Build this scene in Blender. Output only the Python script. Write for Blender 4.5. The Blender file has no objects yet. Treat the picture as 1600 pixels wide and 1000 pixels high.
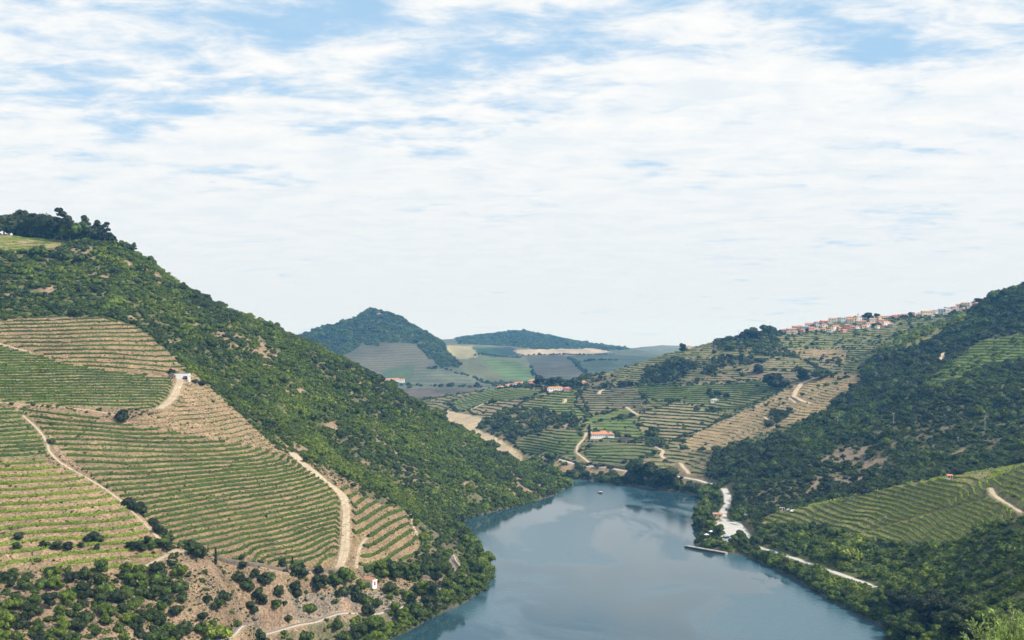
import bpy, math, random
import numpy as np
S = bpy.context.scene
C = S.collection
F, HY, CZ = 1700.0, 530.0, 150.0      # focal length in photo pixels, horizon row, camera height in metres

# ---------------------------------------------------------------- camera
cam = bpy.data.cameras.new('camera'); camo = bpy.data.objects.new('camera', cam); C.objects.link(camo)
camo.location = (0, 0, CZ); camo.rotation_euler = (math.pi/2, 0, 0)
cam.sensor_width = 36.0; cam.lens = 36.0*F/1600; cam.shift_y = (HY-500)/1600
cam.clip_start = 1.0; cam.clip_end = 60000
S.camera = camo
# ---------------------------------------------------------------- sky, sun, exposure
SUN_EL, SUN_AZ = 46.0, 114.0          # azimuth: degrees clockwise from +Y
w = bpy.data.worlds.new('World'); S.world = w; w.use_nodes = True
nt = w.node_tree; nt.nodes.clear()
def N(tree, kind, **kw):
    n = tree.nodes.new(kind)
    for k, v in kw.items():
        if k == 'inp':
            for a, b in v.items(): n.inputs[a].default_value = b
        else: setattr(n, k, v)
    return n
def L(tree, a, ao, b, bi): tree.links.new(a.outputs[ao], b.inputs[bi])
def math_node(tree, op, a, b=None, c=None, clamp=False):
    n = tree.nodes.new('ShaderNodeMath'); n.operation = op; n.use_clamp = clamp
    for i, v in enumerate((a, b, c)):
        if v is None: continue
        if isinstance(v, (int, float)): n.inputs[i].default_value = v
        else: tree.links.new(v, n.inputs[i])
    return n.outputs[0]
def smooth(tree, v, lo, hi):
    n = tree.nodes.new('ShaderNodeMapRange'); n.interpolation_type = 'SMOOTHSTEP'
    tree.links.new(v, n.inputs[0]); n.inputs[1].default_value = lo; n.inputs[2].default_value = hi
    return n.outputs[0]
def mixc(tree, f, a, b, blend='MIX'):
    n = tree.nodes.new('ShaderNodeMix'); n.data_type = 'RGBA'; n.blend_type = blend
    for i, v in ((0, f), (6, a), (7, b)):
        if isinstance(v, (int, float)): n.inputs[i].default_value = v
        elif isinstance(v, tuple): n.inputs[i].default_value = (*v, 1)
        else: tree.links.new(v, n.inputs[i])
    return n.outputs[2]
sky = N(nt, 'ShaderNodeTexSky', sky_type='NISHITA', sun_disc=False, sun_elevation=math.radians(SUN_EL),
        sun_rotation=math.radians(SUN_AZ), altitude=300, air_density=1.0, dust_density=1.0, ozone_density=2.0)
tc = N(nt, 'ShaderNodeTexCoord'); sx = N(nt, 'ShaderNodeSeparateXYZ'); L(nt, tc, 'Generated', sx, 0)
den = math_node(nt, 'ADD', math_node(nt, 'MAXIMUM', sx.outputs[2], 0.0), 0.10)
cx = math_node(nt, 'DIVIDE', sx.outputs[0], den); cy = math_node(nt, 'DIVIDE', sx.outputs[1], den)
cv = N(nt, 'ShaderNodeCombineXYZ'); nt.links.new(cx, cv.inputs[0]); nt.links.new(cy, cv.inputs[1])
def sky_noise(scale, detail, rough, off, dist=0.0, stretch=(1, 1, 1)):
    m = N(nt, 'ShaderNodeMapping'); L(nt, cv, 0, m, 0); m.inputs['Location'].default_value = off; m.inputs['Scale'].default_value = stretch
    n = N(nt, 'ShaderNodeTexNoise', inp={'Scale': scale, 'Detail': detail, 'Roughness': rough, 'Distortion': dist}); L(nt, m, 0, n, 'Vector')
    return n.outputs[0]
n1 = sky_noise(2.0, 10, 0.62, (5.3, 2.2, 0), 0.2, (0.8, 1, 1))
n2 = sky_noise(6.0, 9, 0.62, (9.2, 4.4, 0), 0.3, (0.8, 1, 1))
n3 = sky_noise(0.5, 3, 0.5, (1.0, 7.7, 0))
cover = math_node(nt, 'ADD', math_node(nt, 'MULTIPLY', n1, 0.54), math_node(nt, 'MULTIPLY', n2, 0.32))
cover = math_node(nt, 'ADD', cover, math_node(nt, 'MULTIPLY', n3, 0.22))
lowveil = smooth(nt, sx.outputs[2], 0.28, 0.09)
cover = math_node(nt, 'ADD', cover, math_node(nt, 'MULTIPLY', lowveil, 0.115))
cm = smooth(nt, cover, 0.455, 0.60)
cm = math_node(nt, 'ADD', math_node(nt, 'MULTIPLY', cm, 0.74), 0.26)
shade = smooth(nt, n2, 0.3, 0.7)
cloud = mixc(nt, shade, (8.2, 8.9, 9.4), (9.9, 9.9, 9.8))
cloud = mixc(nt, math_node(nt, 'MULTIPLY', smooth(nt, sx.outputs[2], 0.22, 0.0), 0.9), cloud, (7.9, 8.5, 8.9))
skyc = mixc(nt, 0.75, sky.outputs[0], (2.9, 6.3, 9.9))
final = mixc(nt, cm, skyc, cloud)
bg = N(nt, 'ShaderNodeBackground', inp={'Strength': 0.090}); nt.links.new(final, bg.inputs[0])
wo = N(nt, 'ShaderNodeOutputWorld'); L(nt, bg, 0, wo, 0)
w.cycles.sampling_method = 'MANUAL'; w.cycles.sample_map_resolution = 512
sl = bpy.data.lights.new('sun', 'SUN'); sl.energy = 5.0; sl.angle = math.radians(0.5); sl.color = (1.0, 0.95, 0.87)
so = bpy.data.objects.new('sun', sl); C.objects.link(so)
so.rotation_euler = (math.radians(90-SUN_EL), 0, math.radians(180-SUN_AZ))
S.view_settings.view_transform = 'Standard'; S.view_settings.look = 'None'; S.view_settings.gamma = 1
S.view_settings.exposure = 0.16; S.view_settings.use_curve_mapping = False
S.cycles.use_denoising = True; S.cycles.denoising_prefilter = 'ACCURATE'; S.cycles.volume_bounces = 1; S.cycles.max_bounces = 6; S.cycles.diffuse_bounces = 2; S.cycles.glossy_bounces = 2
S.cycles.transparent_max_bounces = 8; S.cycles.transmission_bounces = 2

rng = np.random.default_rng(7); random.seed(7)

# ---------------------------------------------------------------- numeric helpers
def hash2(ix, iy, seed):
    h = (ix.astype(np.int64)*374761393 + iy.astype(np.int64)*668265263 + seed*1442695041) & 0xffffffff
    h = ((h ^ (h >> 13))*1274126177) & 0xffffffff
    return ((h ^ (h >> 16)) & 0xffffff)/float(0xffffff)
def vnoise(x, y, seed=0):
    ix = np.floor(x); iy = np.floor(y); fx = x-ix; fy = y-iy
    fx = fx*fx*(3-2*fx); fy = fy*fy*(3-2*fy)
    a = hash2(ix, iy, seed); b = hash2(ix+1, iy, seed); c = hash2(ix, iy+1, seed); d = hash2(ix+1, iy+1, seed)
    return (a*(1-fx)+b*fx)*(1-fy)+(c*(1-fx)+d*fx)*fy - 0.5
def fbm(x, y, oct=4, seed=0, gain=0.5):
    r = 0; a = 1.0; s = 0
    for o in range(oct):
        r = r + a*vnoise(x*2**o+17.3*o, y*2**o-9.1*o, seed+o); s += a; a *= gain
    return r/s*2
def inside(px, py, poly):
    r = np.zeros(px.shape, bool); n = len(poly)
    for i in range(n):
        x1, y1 = poly[i]; x2, y2 = poly[(i+1) % n]
        if y1 == y2: continue
        c = ((y1 > py) != (y2 > py)) & (px < (x2-x1)*(py-y1)/(y2-y1)+x1)
        r ^= c
    return r
def sst(v, a, b):
    t = np.clip((v-a)/(b-a), 0, 1); return t*t*(3-2*t)

# ---------------------------------------------------------------- the lie of the land
# points read off the photograph: column, row, distance along the view in metres
PT = [
 # left foreground scrub
 (0,1000,385),(100,1000,400),(200,1000,425),(300,1000,455),(400,1005,506),(0,900,445),(100,910,450),(200,895,475),(260,865,495),
 (330,870,505),(400,885,525),(470,893,550),(535,893,572),(600,905,595),(575,917,585),(650,900,620),(350,940,480),(200,950,445),(100,950,425),
 (500,975,540),(560,960,555),(640,945,573),(690,925,600),(715,905,637),(718,885,670),(700,870,700),(450,930,530),(520,940,545),
 (670,855,690),(655,820,700),(640,802,705),(680,830,760),(700,830,800),
 # terraces on the left
 (0,860,470),(100,860,480),(240,850,500),(0,800,500),(100,800,505),(200,800,520),(0,740,535),(100,745,540),(300,860,520),(400,860,545),
 (500,860,575),(300,800,550),(400,800,575),(500,800,610),(560,800,645),(560,860,605),(620,850,650),(300,740,590),(400,740,620),(480,740,650),
 (560,775,675),(200,740,560),(120,700,575),(0,690,565),(200,690,600),(300,690,630),(400,700,665),(450,714,680),
 (0,640,610),(100,640,620),(200,640,640),(250,640,660),(0,560,690),(100,560,700),(200,560,715),(270,592,705),(283,597,705),(320,604,725),
 (380,664,705),(0,500,760),(100,499,775),(200,514,785),(300,574,765),
 # wooded slope above and behind them
 (0,450,830),(100,440,850),(200,450,860),(150,390,910),(0,397,880),(100,381,925),(0,369,930),(170,380,940),(210,396,950),(260,434,960),
 (340,478,985),(410,507,1005),(480,535,1030),(560,577,1050),(620,610,1080),(700,660,1120),(740,684,1135),(765,702,1140),(800,717,1150),(850,742,1150),
 (300,500,900),(400,560,900),(350,600,800),(300,560,830),(450,640,830),(500,700,760),(500,600,960),(600,650,1000),(550,720,830),(600,764,810),
 (650,720,950),(700,700,1050),(700,770,900),(750,760,960),(800,748,1040),(640,780,800),
 (720,657,1500),(745,685,1370),(780,695,1320),(812,712,1290),
 # far bank
 (880,745,1185),(850,716,1240),(1000,745,1130),(1000,735,1145),(1100,757,1060),(1050,745,1100),(880,720,1215),(950,730,1170),
 (920,700,1240),(940,686,1290),(980,685,1280),(1060,690,1240),(1000,710,1210),(1080,725,1150),(870,690,1280),(850,670,1360),
 (830,650,1440),(780,670,1400),(760,650,1500),(900,650,1400),(980,650,1410),(1060,650,1380),(1100,650,1370),(1150,680,1220),(1120,700,1160),
 (1200,640,1280),(1250,620,1300),(1320,592,1330),(1290,602,1340),(1150,620,1440),(1210,600,1440),(900,615,1560),(1000,610,1540),(1060,600,1530),
 (850,607,1650),(800,607,1720),(780,620,1650),(700,640,1650),(720,625,1750),(740,612,1850),
 (930,594,1660),(980,575,1690),(1040,553,1720),(1070,545,1730),(1120,532,1740),(1170,524,1750),(1220,521,1740),(1280,506,1760),(1350,501,1770),
 (1420,497,1760),(1480,488,1730),(1540,472,1700),(1250,545,1640),(1150,550,1630),(1100,580,1560),(1200,575,1540),(1300,540,1640),(1280,560,1580),
 (1340,560,1500),(1400,530,1600),(1450,510,1650),(1500,497,1600),(1380,545,1480),(1430,522,1520),
 # dark hill on the right
 (1560,468,1400),(1600,451,1350),(1510,492,1400),(1460,518,1380),(1400,548,1350),(1330,584,1300),(1600,600,1000),(1600,520,1200),(1500,600,1040),
 (1400,600,1150),(1500,540,1250),(1300,640,1150),(1220,660,1170),(1150,710,1110),(1130,760,1020),(1170,770,920),(1250,740,940),(1250,790,880),
 (1200,800,860),(1350,740,930),(1400,680,960),(1500,700,905),(1600,700,860),(1330,768,870),(1490,738,850),(1600,717,800),
 # vineyard spur and road on the right
 (1600,726,690),(1490,745,745),(1400,760,780),(1330,777,800),(1210,802,830),(1200,830,790),(1240,850,748),(1600,800,580),(1330,840,722),
 (1400,850,690),(1500,850,620),(1450,790,715),(1560,775,650),(1370,810,742),(1300,880,682),(1400,900,645),(1500,920,548),(1600,900,470),
 (1600,950,430),(1500,970,502),(1430,970,545),(1380,925,626),(1600,1000,400),(1500,1000,472),(1450,850,655),(1450,910,590),
 (1136,795,930),(1150,830,822),(1160,845,782),(1215,865,736),(1240,875,714),(1330,905,657),(1375,918,635),(1130,777,1000),
 (1700,420,1300),(1700,1000,370),(1700,690,830),(1700,600,950),(1750,850,480),(-150,350,900),(-150,500,740),(-150,700,540),(-150,900,420),
 # far hills
 (590,486,3200),(592,485,3230),(615,495,3200),(635,505,3180),(575,493,3200),(560,500,3200),(530,509,3200),(500,518,3200),(680,530,3120),(470,529,3200),(400,545,3200),(650,512,3150),(700,541,3100),(740,566,2800),(790,598,2550),(600,545,2950),
 (550,555,2800),(640,580,2700),(560,580,2650),(640,610,2350),(700,600,2450),(740,600,2400),(650,630,2100),
 (720,537,3800),(750,528,4500),(780,521,4600),(815,518,4600),(840,521,4600),(870,528,4600),(910,541,4400),(950,549,4300),(850,547,3900),(950,556,3600),(800,560,3200),
 (880,560,3300),(820,590,2700),(900,585,2700),(960,570,3000),(1000,562,3300),(980,545,6000),(1010,541,6000),(1050,540,6000),(950,550,6000),(1100,555,5000),
]
# ground the photograph hides, for the land to go on behind the ridges: column, distance, height
HID = [(0,1050,235),(100,1060,225),(170,1080,205),(340,1150,130),(480,1200,90),(620,1230,45),(700,1230,14),(760,1230,3),(800,1230,0),(-200,1100,240),
 (200,1400,130),(0,1500,150),(480,1600,40),(600,1700,25),(500,2200,30),(300,2000,80),(100,2200,100),(-200,2200,120),
 (590,3900,110),(400,3900,100),(720,3300,100),(815,5300,90),(870,5300,80),(1010,7200,60),(800,8500,30),(400,8500,30),(0,8500,60),(0,4500,120),(1200,8500,40),(1600,8500,60),
 (930,1950,55),(1040,2050,75),(1200,2100,110),(1400,2150,130),(1540,2150,150),(1700,2100,160),(1100,3000,60),(1300,3500,60),(1600,4000,80),
 (1400,835,36),(1500,800,48),(1600,742,60),(1330,838,28),(800,900,-6),(900,700,-6),(1000,800,-6),(1000,600,-6),(950,950,-6),(1200,560,-6),(700,560,-4),(1000,1060,-6),(1050,950,-6),
 (1700,1600,205),(800,450,-8),(1000,300,-5),(500,350,-8),(800,250,-4)]
XYZ = [((p[0]-800)/F*p[2], p[2], CZ-(p[1]-HY)/F*p[2]) for p in PT] + [((a-800)/F*b, b, c) for a, b, c in HID]
XYZ += [(0,8,145.5),(6,8,146),(-6,8,145),(18,40,134.5),(0,40,131),(-28,40,126),(30,40,137),(0,100,85),(60,100,104),(-75,100,60),(75,100,108),
        (100,200,72),(60,170,62),(0,185,1),(-120,150,0),(150,220,85),(110,300,25),(-150,200,-4),(-250,300,55),(-150,290,8),(-200,330,40),(200,300,84),(60,250,-4)]
shore_l = [(400,1200),(500,1080),(600,1003),(640,985),(680,962),(725,942),(758,920),(768,905),(762,880),(735,848),(716,826),(722,812),(760,802),(800,793),(835,783),(860,776),(880,766),(893,758)]
shore_f = [(905,749),(935,752),(950,757),(990,760),(1050,768),(1090,774),(1100,782)]
shore_r = [(1090,800),(1087,820),(1096,834),(1083,850),(1132,863),(1168,869),(1200,884),(1245,906),(1290,934),(1340,960),(1372,975),(1400,992)]
def wpt(px, py): Y = CZ*F/(py-HY); return ((px-800)/F*Y, Y)
shl = [wpt(*p) for p in shore_l]; shf = [wpt(*p) for p in shore_f]; shr = [wpt(*p) for p in shore_r]
RIVER = [(-330,165),(-200,215),(-86,293)] + shl + [(0,1185),(-100,1215),(-240,1290),(-420,1380),(-520,1500),(-500,1560),(-300,1420),(-160,1300),(-60,1250),(20,1215)] + shf + shr + \
        [(165,500),(150,447),(118,330),(80,240),(0,195),(-120,150),(-300,100)]
for x, y in shl+shf+shr: XYZ.append((x, y, 0.6))
P = np.array(XYZ, float)
pu = P[:, 0]/P[:, 1]; pl = np.log(P[:, 1]); c2 = 0.02**2
A = np.sqrt((pu[:, None]-pu)**2+(pl[:, None]-pl)**2+c2)
n = len(P)
M = np.zeros((n+3, n+3)); M[:n, :n] = A - np.eye(n)*2e-3; M[:n, n] = 1; M[:n, n+1] = pu; M[:n, n+2] = pl; M[n:, :n] = M[:n, n:].T
sol = np.linalg.solve(M, np.concatenate([P[:, 2], [0, 0, 0]]))
U = np.concatenate([np.linspace(-0.80, -0.53, 40, endpoint=False), np.linspace(-0.53, 0.53, 800), np.linspace(0.53, 0.80, 41)[1:]])
Ys = []; y = 8.0
while y < 9000:
    Ys.append(y)
    y += 0.03*y if y < 60 else 3.5 if y < 340 else 1.15 if y < 800 else 2.2 if y < 1200 else 4.2 if y < 1850 else 0.009*y
Ys = np.array(Ys + [9100, 9200], float); LY = np.log(Ys)
nu, ny = len(U), len(Ys)
zs = np.empty((ny, nu))
for j in range(ny):
    q = np.minimum(LY[j], math.log(9000))
    D = np.sqrt((U[:, None]-pu)**2+(q-pl)**2+c2)
    zs[j] = D@sol[:n]+sol[n]+sol[n+1]*U+sol[n+2]*q
GY = np.repeat(Ys[:, None], nu, 1); GX = GY*U[None]
zs[GY > 9000] = 20
# gullies and knolls, larger with distance
sc = np.clip(GY/1000, 0.35, 3.0)
wild = 1.7*fbm(GX/(70*sc**.5), GY/(70*sc**.5), 4, 3)*sc + 0.8*fbm(GX/14, GY/14, 3, 9)*np.clip(2-GY/1200, 0.2, 1)
near = sst(GY, 60, 200)
zs = zs + wild*near
# signed distance to the river outline
def river_sd(X, Y):
    d = np.full(X.shape, 1e9); n = len(RIVER)
    for i in range(n):
        x1, y1 = RIVER[i]; x2, y2 = RIVER[(i+1) % n]
        dx, dy = x2-x1, y2-y1; t = np.clip(((X-x1)*dx+(Y-y1)*dy)/(dx*dx+dy*dy), 0, 1)
        d = np.minimum(d, np.hypot(X-x1-t*dx, Y-y1-t*dy))
    return np.where(inside(X, Y, RIVER), -d, d)
rsd = np.full(zs.shape, 1e3); jr = Ys < 1700
rsd[jr] = river_sd(GX[jr], GY[jr])
rsd = rsd + 0.8*fbm(GX/6, GY/6, 3, 21)
zs = np.where(rsd > 0, np.maximum(zs, 0.2+0.45*np.minimum(rsd, 6)), np.maximum(-0.35*np.minimum(-rsd, 12), -4))
zs = np.where((rsd > 0) & (rsd < 90), np.minimum(zs, 0.6+rsd*1.05), zs)
def cross(px, py, ya, yb):
    k = int(np.interp((px-800)/F, U, np.arange(nu))); j0, j1 = np.searchsorted(Ys, [ya, yb]); pyc = HY-F*(zs[j0:j1, k]-CZ)/Ys[j0:j1]
    h = np.nonzero(pyc <= py)[0]; j = j0+(h[0] if len(h) else int(pyc.argmin())); return ((px-800)/F*Ys[j], Ys[j])
for crest, hh_, ww_ in (([(1318,838),(1360,826),(1400,815),(1450,801),(1500,787),(1545,775)], 1.5, 9), ([(1212,806),(1290,790),(1330,781),(1400,764),(1490,750)], 1.6, 9), ([(1290,832),(1320,812),(1345,800)], .6, 7)):
    cw = [cross(a_, b_, 540, 860) for a_, b_ in crest]; dd = np.full(zs.shape, 1e3); jb = (Ys > 480) & (Ys < 880); X_ = GX[jb]; Y_2 = GY[jb]; dq = np.full(X_.shape, 1e3)
    for (x1, y1), (x2, y2) in zip(cw[:-1], cw[1:]):
        dx, dy = x2-x1, y2-y1; t_ = np.clip(((X_-x1)*dx+(Y_2-y1)*dy)/(dx*dx+dy*dy), 0, 1); dq = np.minimum(dq, np.hypot(X_-x1-t_*dx, Y_2-y1-t_*dy))
    zs[jb] += hh_*np.exp(-(dq/ww_)**2)
PX = 800+F*U[None]+0*GY; PY = HY-F*(zs-CZ)/GY

# ---------------------------------------------------------------- regions of the land
# name, outline in the photograph, distance range, ground colour, scrub cover, scrub tint, terrace step (0 = none)
TAN = (.225,.168,.098); TANP = (.25,.178,.108); SAND = (.37,.30,.205); GRN = (.10,.15,.04)
REG = [
 ('mid', [(600,400),(1700,400),(1700,780),(1130,780),(880,770),(600,760)], (1130,2100), (.14,.13,.065), 0, .4, 2.7),
 ('mida', [(730,640),(800,620),(845,611),(874,622),(810,645),(770,656),(745,652)], (1260,1900), (.21,.175,.11), 0, .4, 2.8),
 ('midb', [(815,640),(818,628),(848,620),(880,611),(905,613),(897,632),(926,655),(905,655),(860,645)], (1260,1900), (.13,.145,.06), 0, .45, 2.4),
 ('midc', [(905,611),(985,602),(1010,625),(1008,641),(960,652),(926,655),(899,632)], (1260,1900), (.155,.135,.09), 0, .2, 2.2),
 ('midd', [(1000,645),(1060,627),(1100,640),(1135,650),(1100,672),(1040,690),(1000,672)], (1160,1700), (.23,.195,.115), .03, .3, 2.5),
 ('mide', [(926,655),(985,650),(1000,672),(1040,690),(960,682),(905,665)], (1200,1500), (.10,.14,.05), 0, .4, 2.3),
 ('midf', [(800,690),(860,668),(905,670),(912,690),(900,718),(840,716),(812,706)], (1140,1500), (.11,.125,.055), 0, .35, 2.3),
 ('midg', [(920,690),(1030,691),(1045,700),(1000,716),(950,732),(912,717)], (1140,1400), (.115,.125,.06), 0, .35, 2.3),
 ('midh', [(1040,690),(1100,690),(1165,694),(1135,715),(1115,750),(1060,748),(1010,738),(990,727),(1045,700)], (1020,1300), (.20,.165,.10), .10, .45, 2.6),
 ('midi', [(985,601),(1060,596),(1100,592),(1180,592),(1240,602),(1150,642),(1100,640),(1060,627),(1010,625)], (1300,1800), (.12,.135,.06), 0, .4, 2.3),
 ('midj', [(920,594),(1000,558),(1050,543),(1125,530),(1112,560),(1060,560),(1005,578),(1000,598),(960,603)], (1450,1900), (.18,.165,.09), .05, .5, 2.7),
 ('midk', [(1060,602),(1110,590),(1160,578),(1250,578),(1292,590),(1240,603),(1180,594)], (1300,1700), (.19,.15,.11), .14, .3, 2.7),
 ('midl', [(1115,575),(1190,566),(1230,545),(1262,562),(1305,562),(1322,586),(1250,580)], (1300,1850), (.16,.15,.085), .12, .4, 2.7),
 ('sandbank', [(695,640),(750,652),(757,662),(745,668),(778,685),(815,709),(815,720),(700,700)], (1260,1900), SAND, 0, .5, 0),
 ('midscrub', [(742,668),(790,640),(850,640),(905,655),(905,668),(860,666),(800,690),(785,688)], (1260,1900), (.10,.09,.05), .8, .25, 0),
 ('farbank', [(840,712),(900,722),(1120,757),(1125,775),(1080,768),(840,745)], (1050,1300), (.20,.16,.10), .45, .3, 0),
 ('clump', [(1005,578),(1050,560),(1092,568),(1062,596),(1010,600)], (1300,1900), (.08,.08,.04), 1., .1, 0),
 ('clump2', [(1098,572),(1115,560),(1170,556),(1190,566),(1122,572),(1116,588),(1096,586)], (1300,1900), (.08,.08,.04), .9, .15, 0),
 ('ridgewood', [(1120,530),(1150,515),(1235,520),(1262,560),(1190,555),(1115,545)], (1400,1900), (.10,.09,.05), .6, .25, 0),
 ('villagehill', [(1215,525),(1380,505),(1540,470),(1500,497),(1430,520),(1340,545),(1225,545)], (1400,1900), (.17,.17,.09), .12, .5, 3.0),
 ('hamlethill', [(745,600),(960,585),(960,608),(900,606),(860,612),(770,612)], (1500,1950), (.14,.12,.07), .25, .3, 0),
 ('greenfield', [(700,630),(770,606),(850,610),(845,618),(760,630),(715,645)], (1500,1950), (.11,.13,.055), 0, .3, 2.0),
 ('greenfield2', [(905,655),(985,638),(990,650),(930,660)], (1300,1500), (.11,.13,.055), 0, .3, 2.0),
 ('bareslope', [(1345,585),(1290,588),(1240,603),(1150,648),(1085,678),(1060,700),(1110,705),(1195,692),(1228,678),(1290,645),(1345,600)], (1150,1440), (.30,.225,.13), .02, .4, 2.2),
 ('bareslope2', [(1230,545),(1325,548),(1320,565),(1260,562)], (1450,1800), (.28,.21,.13), .05, .4, 2.2),
 ('darkhill', [(1750,400),(1600,445),(1560,463),(1500,492),(1450,516),(1400,545),(1375,552),(1345,580),(1345,598),(1290,642),(1228,676),(1195,690),(1120,705),(1100,745),(1120,770),(1130,800),(1140,850),(1750,850)], (740,1440), (.115,.11,.06), .95, .29, 0),
 ('midclump', [(1190,655),(1210,642),(1240,640),(1225,656),(1200,668)], (1100,1440), (.10,.09,.05), .8, .2, 0),
 ('yellowslope', [(1365,550),(1405,522),(1450,506),(1512,487),(1522,498),(1480,515),(1440,540),(1410,550)], (1300,1640), (.20,.19,.07), .25, .85, 0),
 ('highterraces', [(1450,590),(1500,556),(1530,532),(1600,522),(1750,520),(1750,560),(1600,562),(1540,570),(1500,596),(1455,602)], (900,1350), (.15,.19,.06), .12, .6, 3.0),
 ('spur', [(1190,812),(1215,800),(1330,776),(1400,759),(1490,743),(1600,724),(1750,700),(1750,790),(1600,802),(1600,812),(1540,820),(1500,850),(1430,851),(1330,842),(1290,825),(1190,822)], (540,850), (.22,.20,.09), 0, .6, 2.25),
 ('spurlow', [(1322,842),(1360,828),(1400,817),(1450,803),(1500,789),(1545,777),(1580,792),(1570,812),(1535,822),(1500,850),(1430,852),(1330,846)], (540,850), (.30,.27,.12), 0, .6, 2.1),
 ('riverwood', [(1120,770),(1140,850),(1190,820),(1290,825),(1330,842),(1430,851),(1500,850),(1600,812),(1750,800),(1750,1100),(1350,1100),(1300,960),(1100,870)], (250,800), (.10,.11,.045), .95, .58, 0),
 ('leftwood', [(-200,395),(-20,395),(60,395),(100,372),(150,368),(215,380),(350,470),(480,525),(640,610),(800,700),(900,750),(893,765),(800,795),(716,815),(770,900),(760,925),(600,1010),(560,1010),
   (560,965),(640,948),(694,927),(720,900),(715,870),(665,858),(640,800),(560,772),(500,728),(468,718),(430,700),(345,620),(300,582),(270,560),(235,523),(205,508),(150,495),(70,494),(0,500),(-200,500)], (700,1250), (.13,.125,.06), .97, .54, 0),
 ('headland', [(716,815),(775,900),(760,935),(600,1030),(400,1030),(400,1005),(500,975),(640,950),(694,930),(722,900),(716,870),(665,858),(640,800)], (480,905), (.13,.12,.07), .7, .5, 0),
 ('scrubslope', [(-200,890),(0,890),(190,897),(262,864),(330,868),(400,882),(480,892),(540,895),(640,905),(700,870),(722,900),(694,930),(640,950),(500,980),(380,1010),(-200,1100)], (300,700), (.235,.172,.112), .14, .4, 0),
 ('rockslope', [(410,935),(520,925),(650,925),(640,945),(560,962),(480,975),(390,992),(380,960)], (450,620), (.205,.17,.135), .15, .3, 0),
 ('hilltopvines', [(-200,360),(0,363),(25,366),(100,376),(102,382),(70,395),(-200,395)], (800,980), (.30,.24,.13), 0, .7, 1.6),
 ('hilltopwood', [(-200,300),(200,300),(190,384),(103,376),(25,365),(-200,360)], (900,1100), (.10,.09,.05), .9, .2, 0),
 ('uppervines', [(-200,500),(0,500),(70,494),(150,495),(205,508),(235,525),(290,575),(276,588),(200,583),(100,568),(60,552),(0,540),(-200,520)], (620,900), TANP, 0, .5, 2.55),
 ('midvines', [(-200,520),(0,540),(60,552),(100,568),(200,583),(272,592),(262,620),(235,641),(150,637),(0,630),(-200,625)], (560,800), (.22,.185,.10), 0, .5, 1.45),
 ('bare', [(276,590),(300,582),(345,620),(430,700),(468,718),(448,710),(330,685),(190,662),(250,642),(266,622)], (560,850), (.275,.20,.122), 0, .5, 2.3),
 ('mainvines', [(30,640),(100,640),(190,662),(330,685),(448,710),(470,728),(520,752),(548,790),(540,850),(528,893),(400,880),(290,862),(240,825),(190,778),(135,740),(90,700)], (440,720), TAN, 0, .5, 1.95),
 ('wedgevines', [(500,735),(560,772),(640,800),(665,858),(650,872),(600,886),(545,892),(552,800),(520,750)], (540,730), TANP, 0, .5, 3.6),
 ('leftvines', [(-200,625),(0,632),(35,642),(60,665),(82,700),(70,718),(0,718),(-200,715)], (480,640), (.20,.18,.09), 0, .5, 1.75),
 ('brightvines', [(-200,715),(0,718),(70,720),(130,745),(185,782),(240,828),(240,850),(262,864),(190,897),(0,892),(-200,890)], (380,570), (.28,.20,.125), 0, .5, 2.5),
 ('cone', [(300,480),(620,480),(700,530),(745,562),(795,598),(800,608),(760,604),(725,580),(690,578),(650,606),(300,606)], (2250,3600), (.10,.11,.06), .9, .3, 0),
 ('conefield', [(530,562),(560,542),(645,538),(672,562),(684,574),(640,583),(600,592),(560,580)], (2000,3050), (.145,.135,.105), 0, .3, 5),
 ('conefieldb', [(640,582),(680,576),(720,575),(768,600),(770,604),(600,606),(600,590)], (2000,3050), (.13,.14,.10), 0, .3, 5),
 ('conegreen', [(596,578),(650,570),(640,600),(600,600)], (2000,3050), (.075,.11,.06), 0, .3, 5),
 ('lowplot', [(600,607),(690,607),(770,607),(720,632),(600,632)], (1900,2700), (.17,.135,.11), .05, .2, 5),
 ('farhill', [(700,500),(1000,500),(980,548),(720,545)], (3950,5000), (.12,.13,.08), .5, .3, 0),
 ('plain', [(690,535),(1100,530),(1060,600),(740,600)], (2300,3950), (.14,.15,.09), 0, .3, 0),
 ('saddle', [(690,540),(738,540),(748,556),(720,562),(700,556)], (2300,3950), (.23,.21,.13), 0, .3, 0),
 ('plaingreen', [(735,543),(800,543),(815,555),(770,559),(748,553)], (2300,4200), (.045,.095,.045), 0, .3, 0),
 ('plaindark', [(768,543),(802,543),(815,555),(785,557)], (2300,4200), (.035,.06,.045), 0, .3, 0),
 ('beige', [(802,547),(920,544),(958,549),(925,553),(815,555)], (2300,4300), (.32,.26,.19), 0, .3, 0),
 ('slopea', [(820,557),(884,557),(928,592),(845,596),(835,580)], (2300,3600), (.105,.10,.085), 0, .3, 5),
 ('slopeb', [(888,557),(940,555),(1040,553),(1010,570),(932,592),(905,575)], (2300,3950), (.09,.115,.08), 0, .3, 5),
 ('greenplots', [(748,560),(800,561),(835,580),(842,596),(790,594),(765,572)], (2300,3600), (.13,.19,.08), 0, .3, 5),
]
RN = [r[0] for r in REG]
rid = np.full(zs.shape, -1)
wob = 1.0  # small irregularity of the field edges
WX = 2.2*fbm(GX/12, GY/12, 3, 31); WY = 1.4*fbm(GX/12, GY/12, 3, 37)
for i, r in enumerate(REG):
    j0, j1 = np.searchsorted(Ys, r[2])
    sl_ = slice(j0, j1); m = inside(PX[sl_]+WX[sl_]*np.where(GY[sl_] < 1120, 1, 1.6), PY[sl_]+WY[sl_]*np.where(GY[sl_] < 1120, 1, 1.2), r[1]); rid[sl_][m] = i
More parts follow.
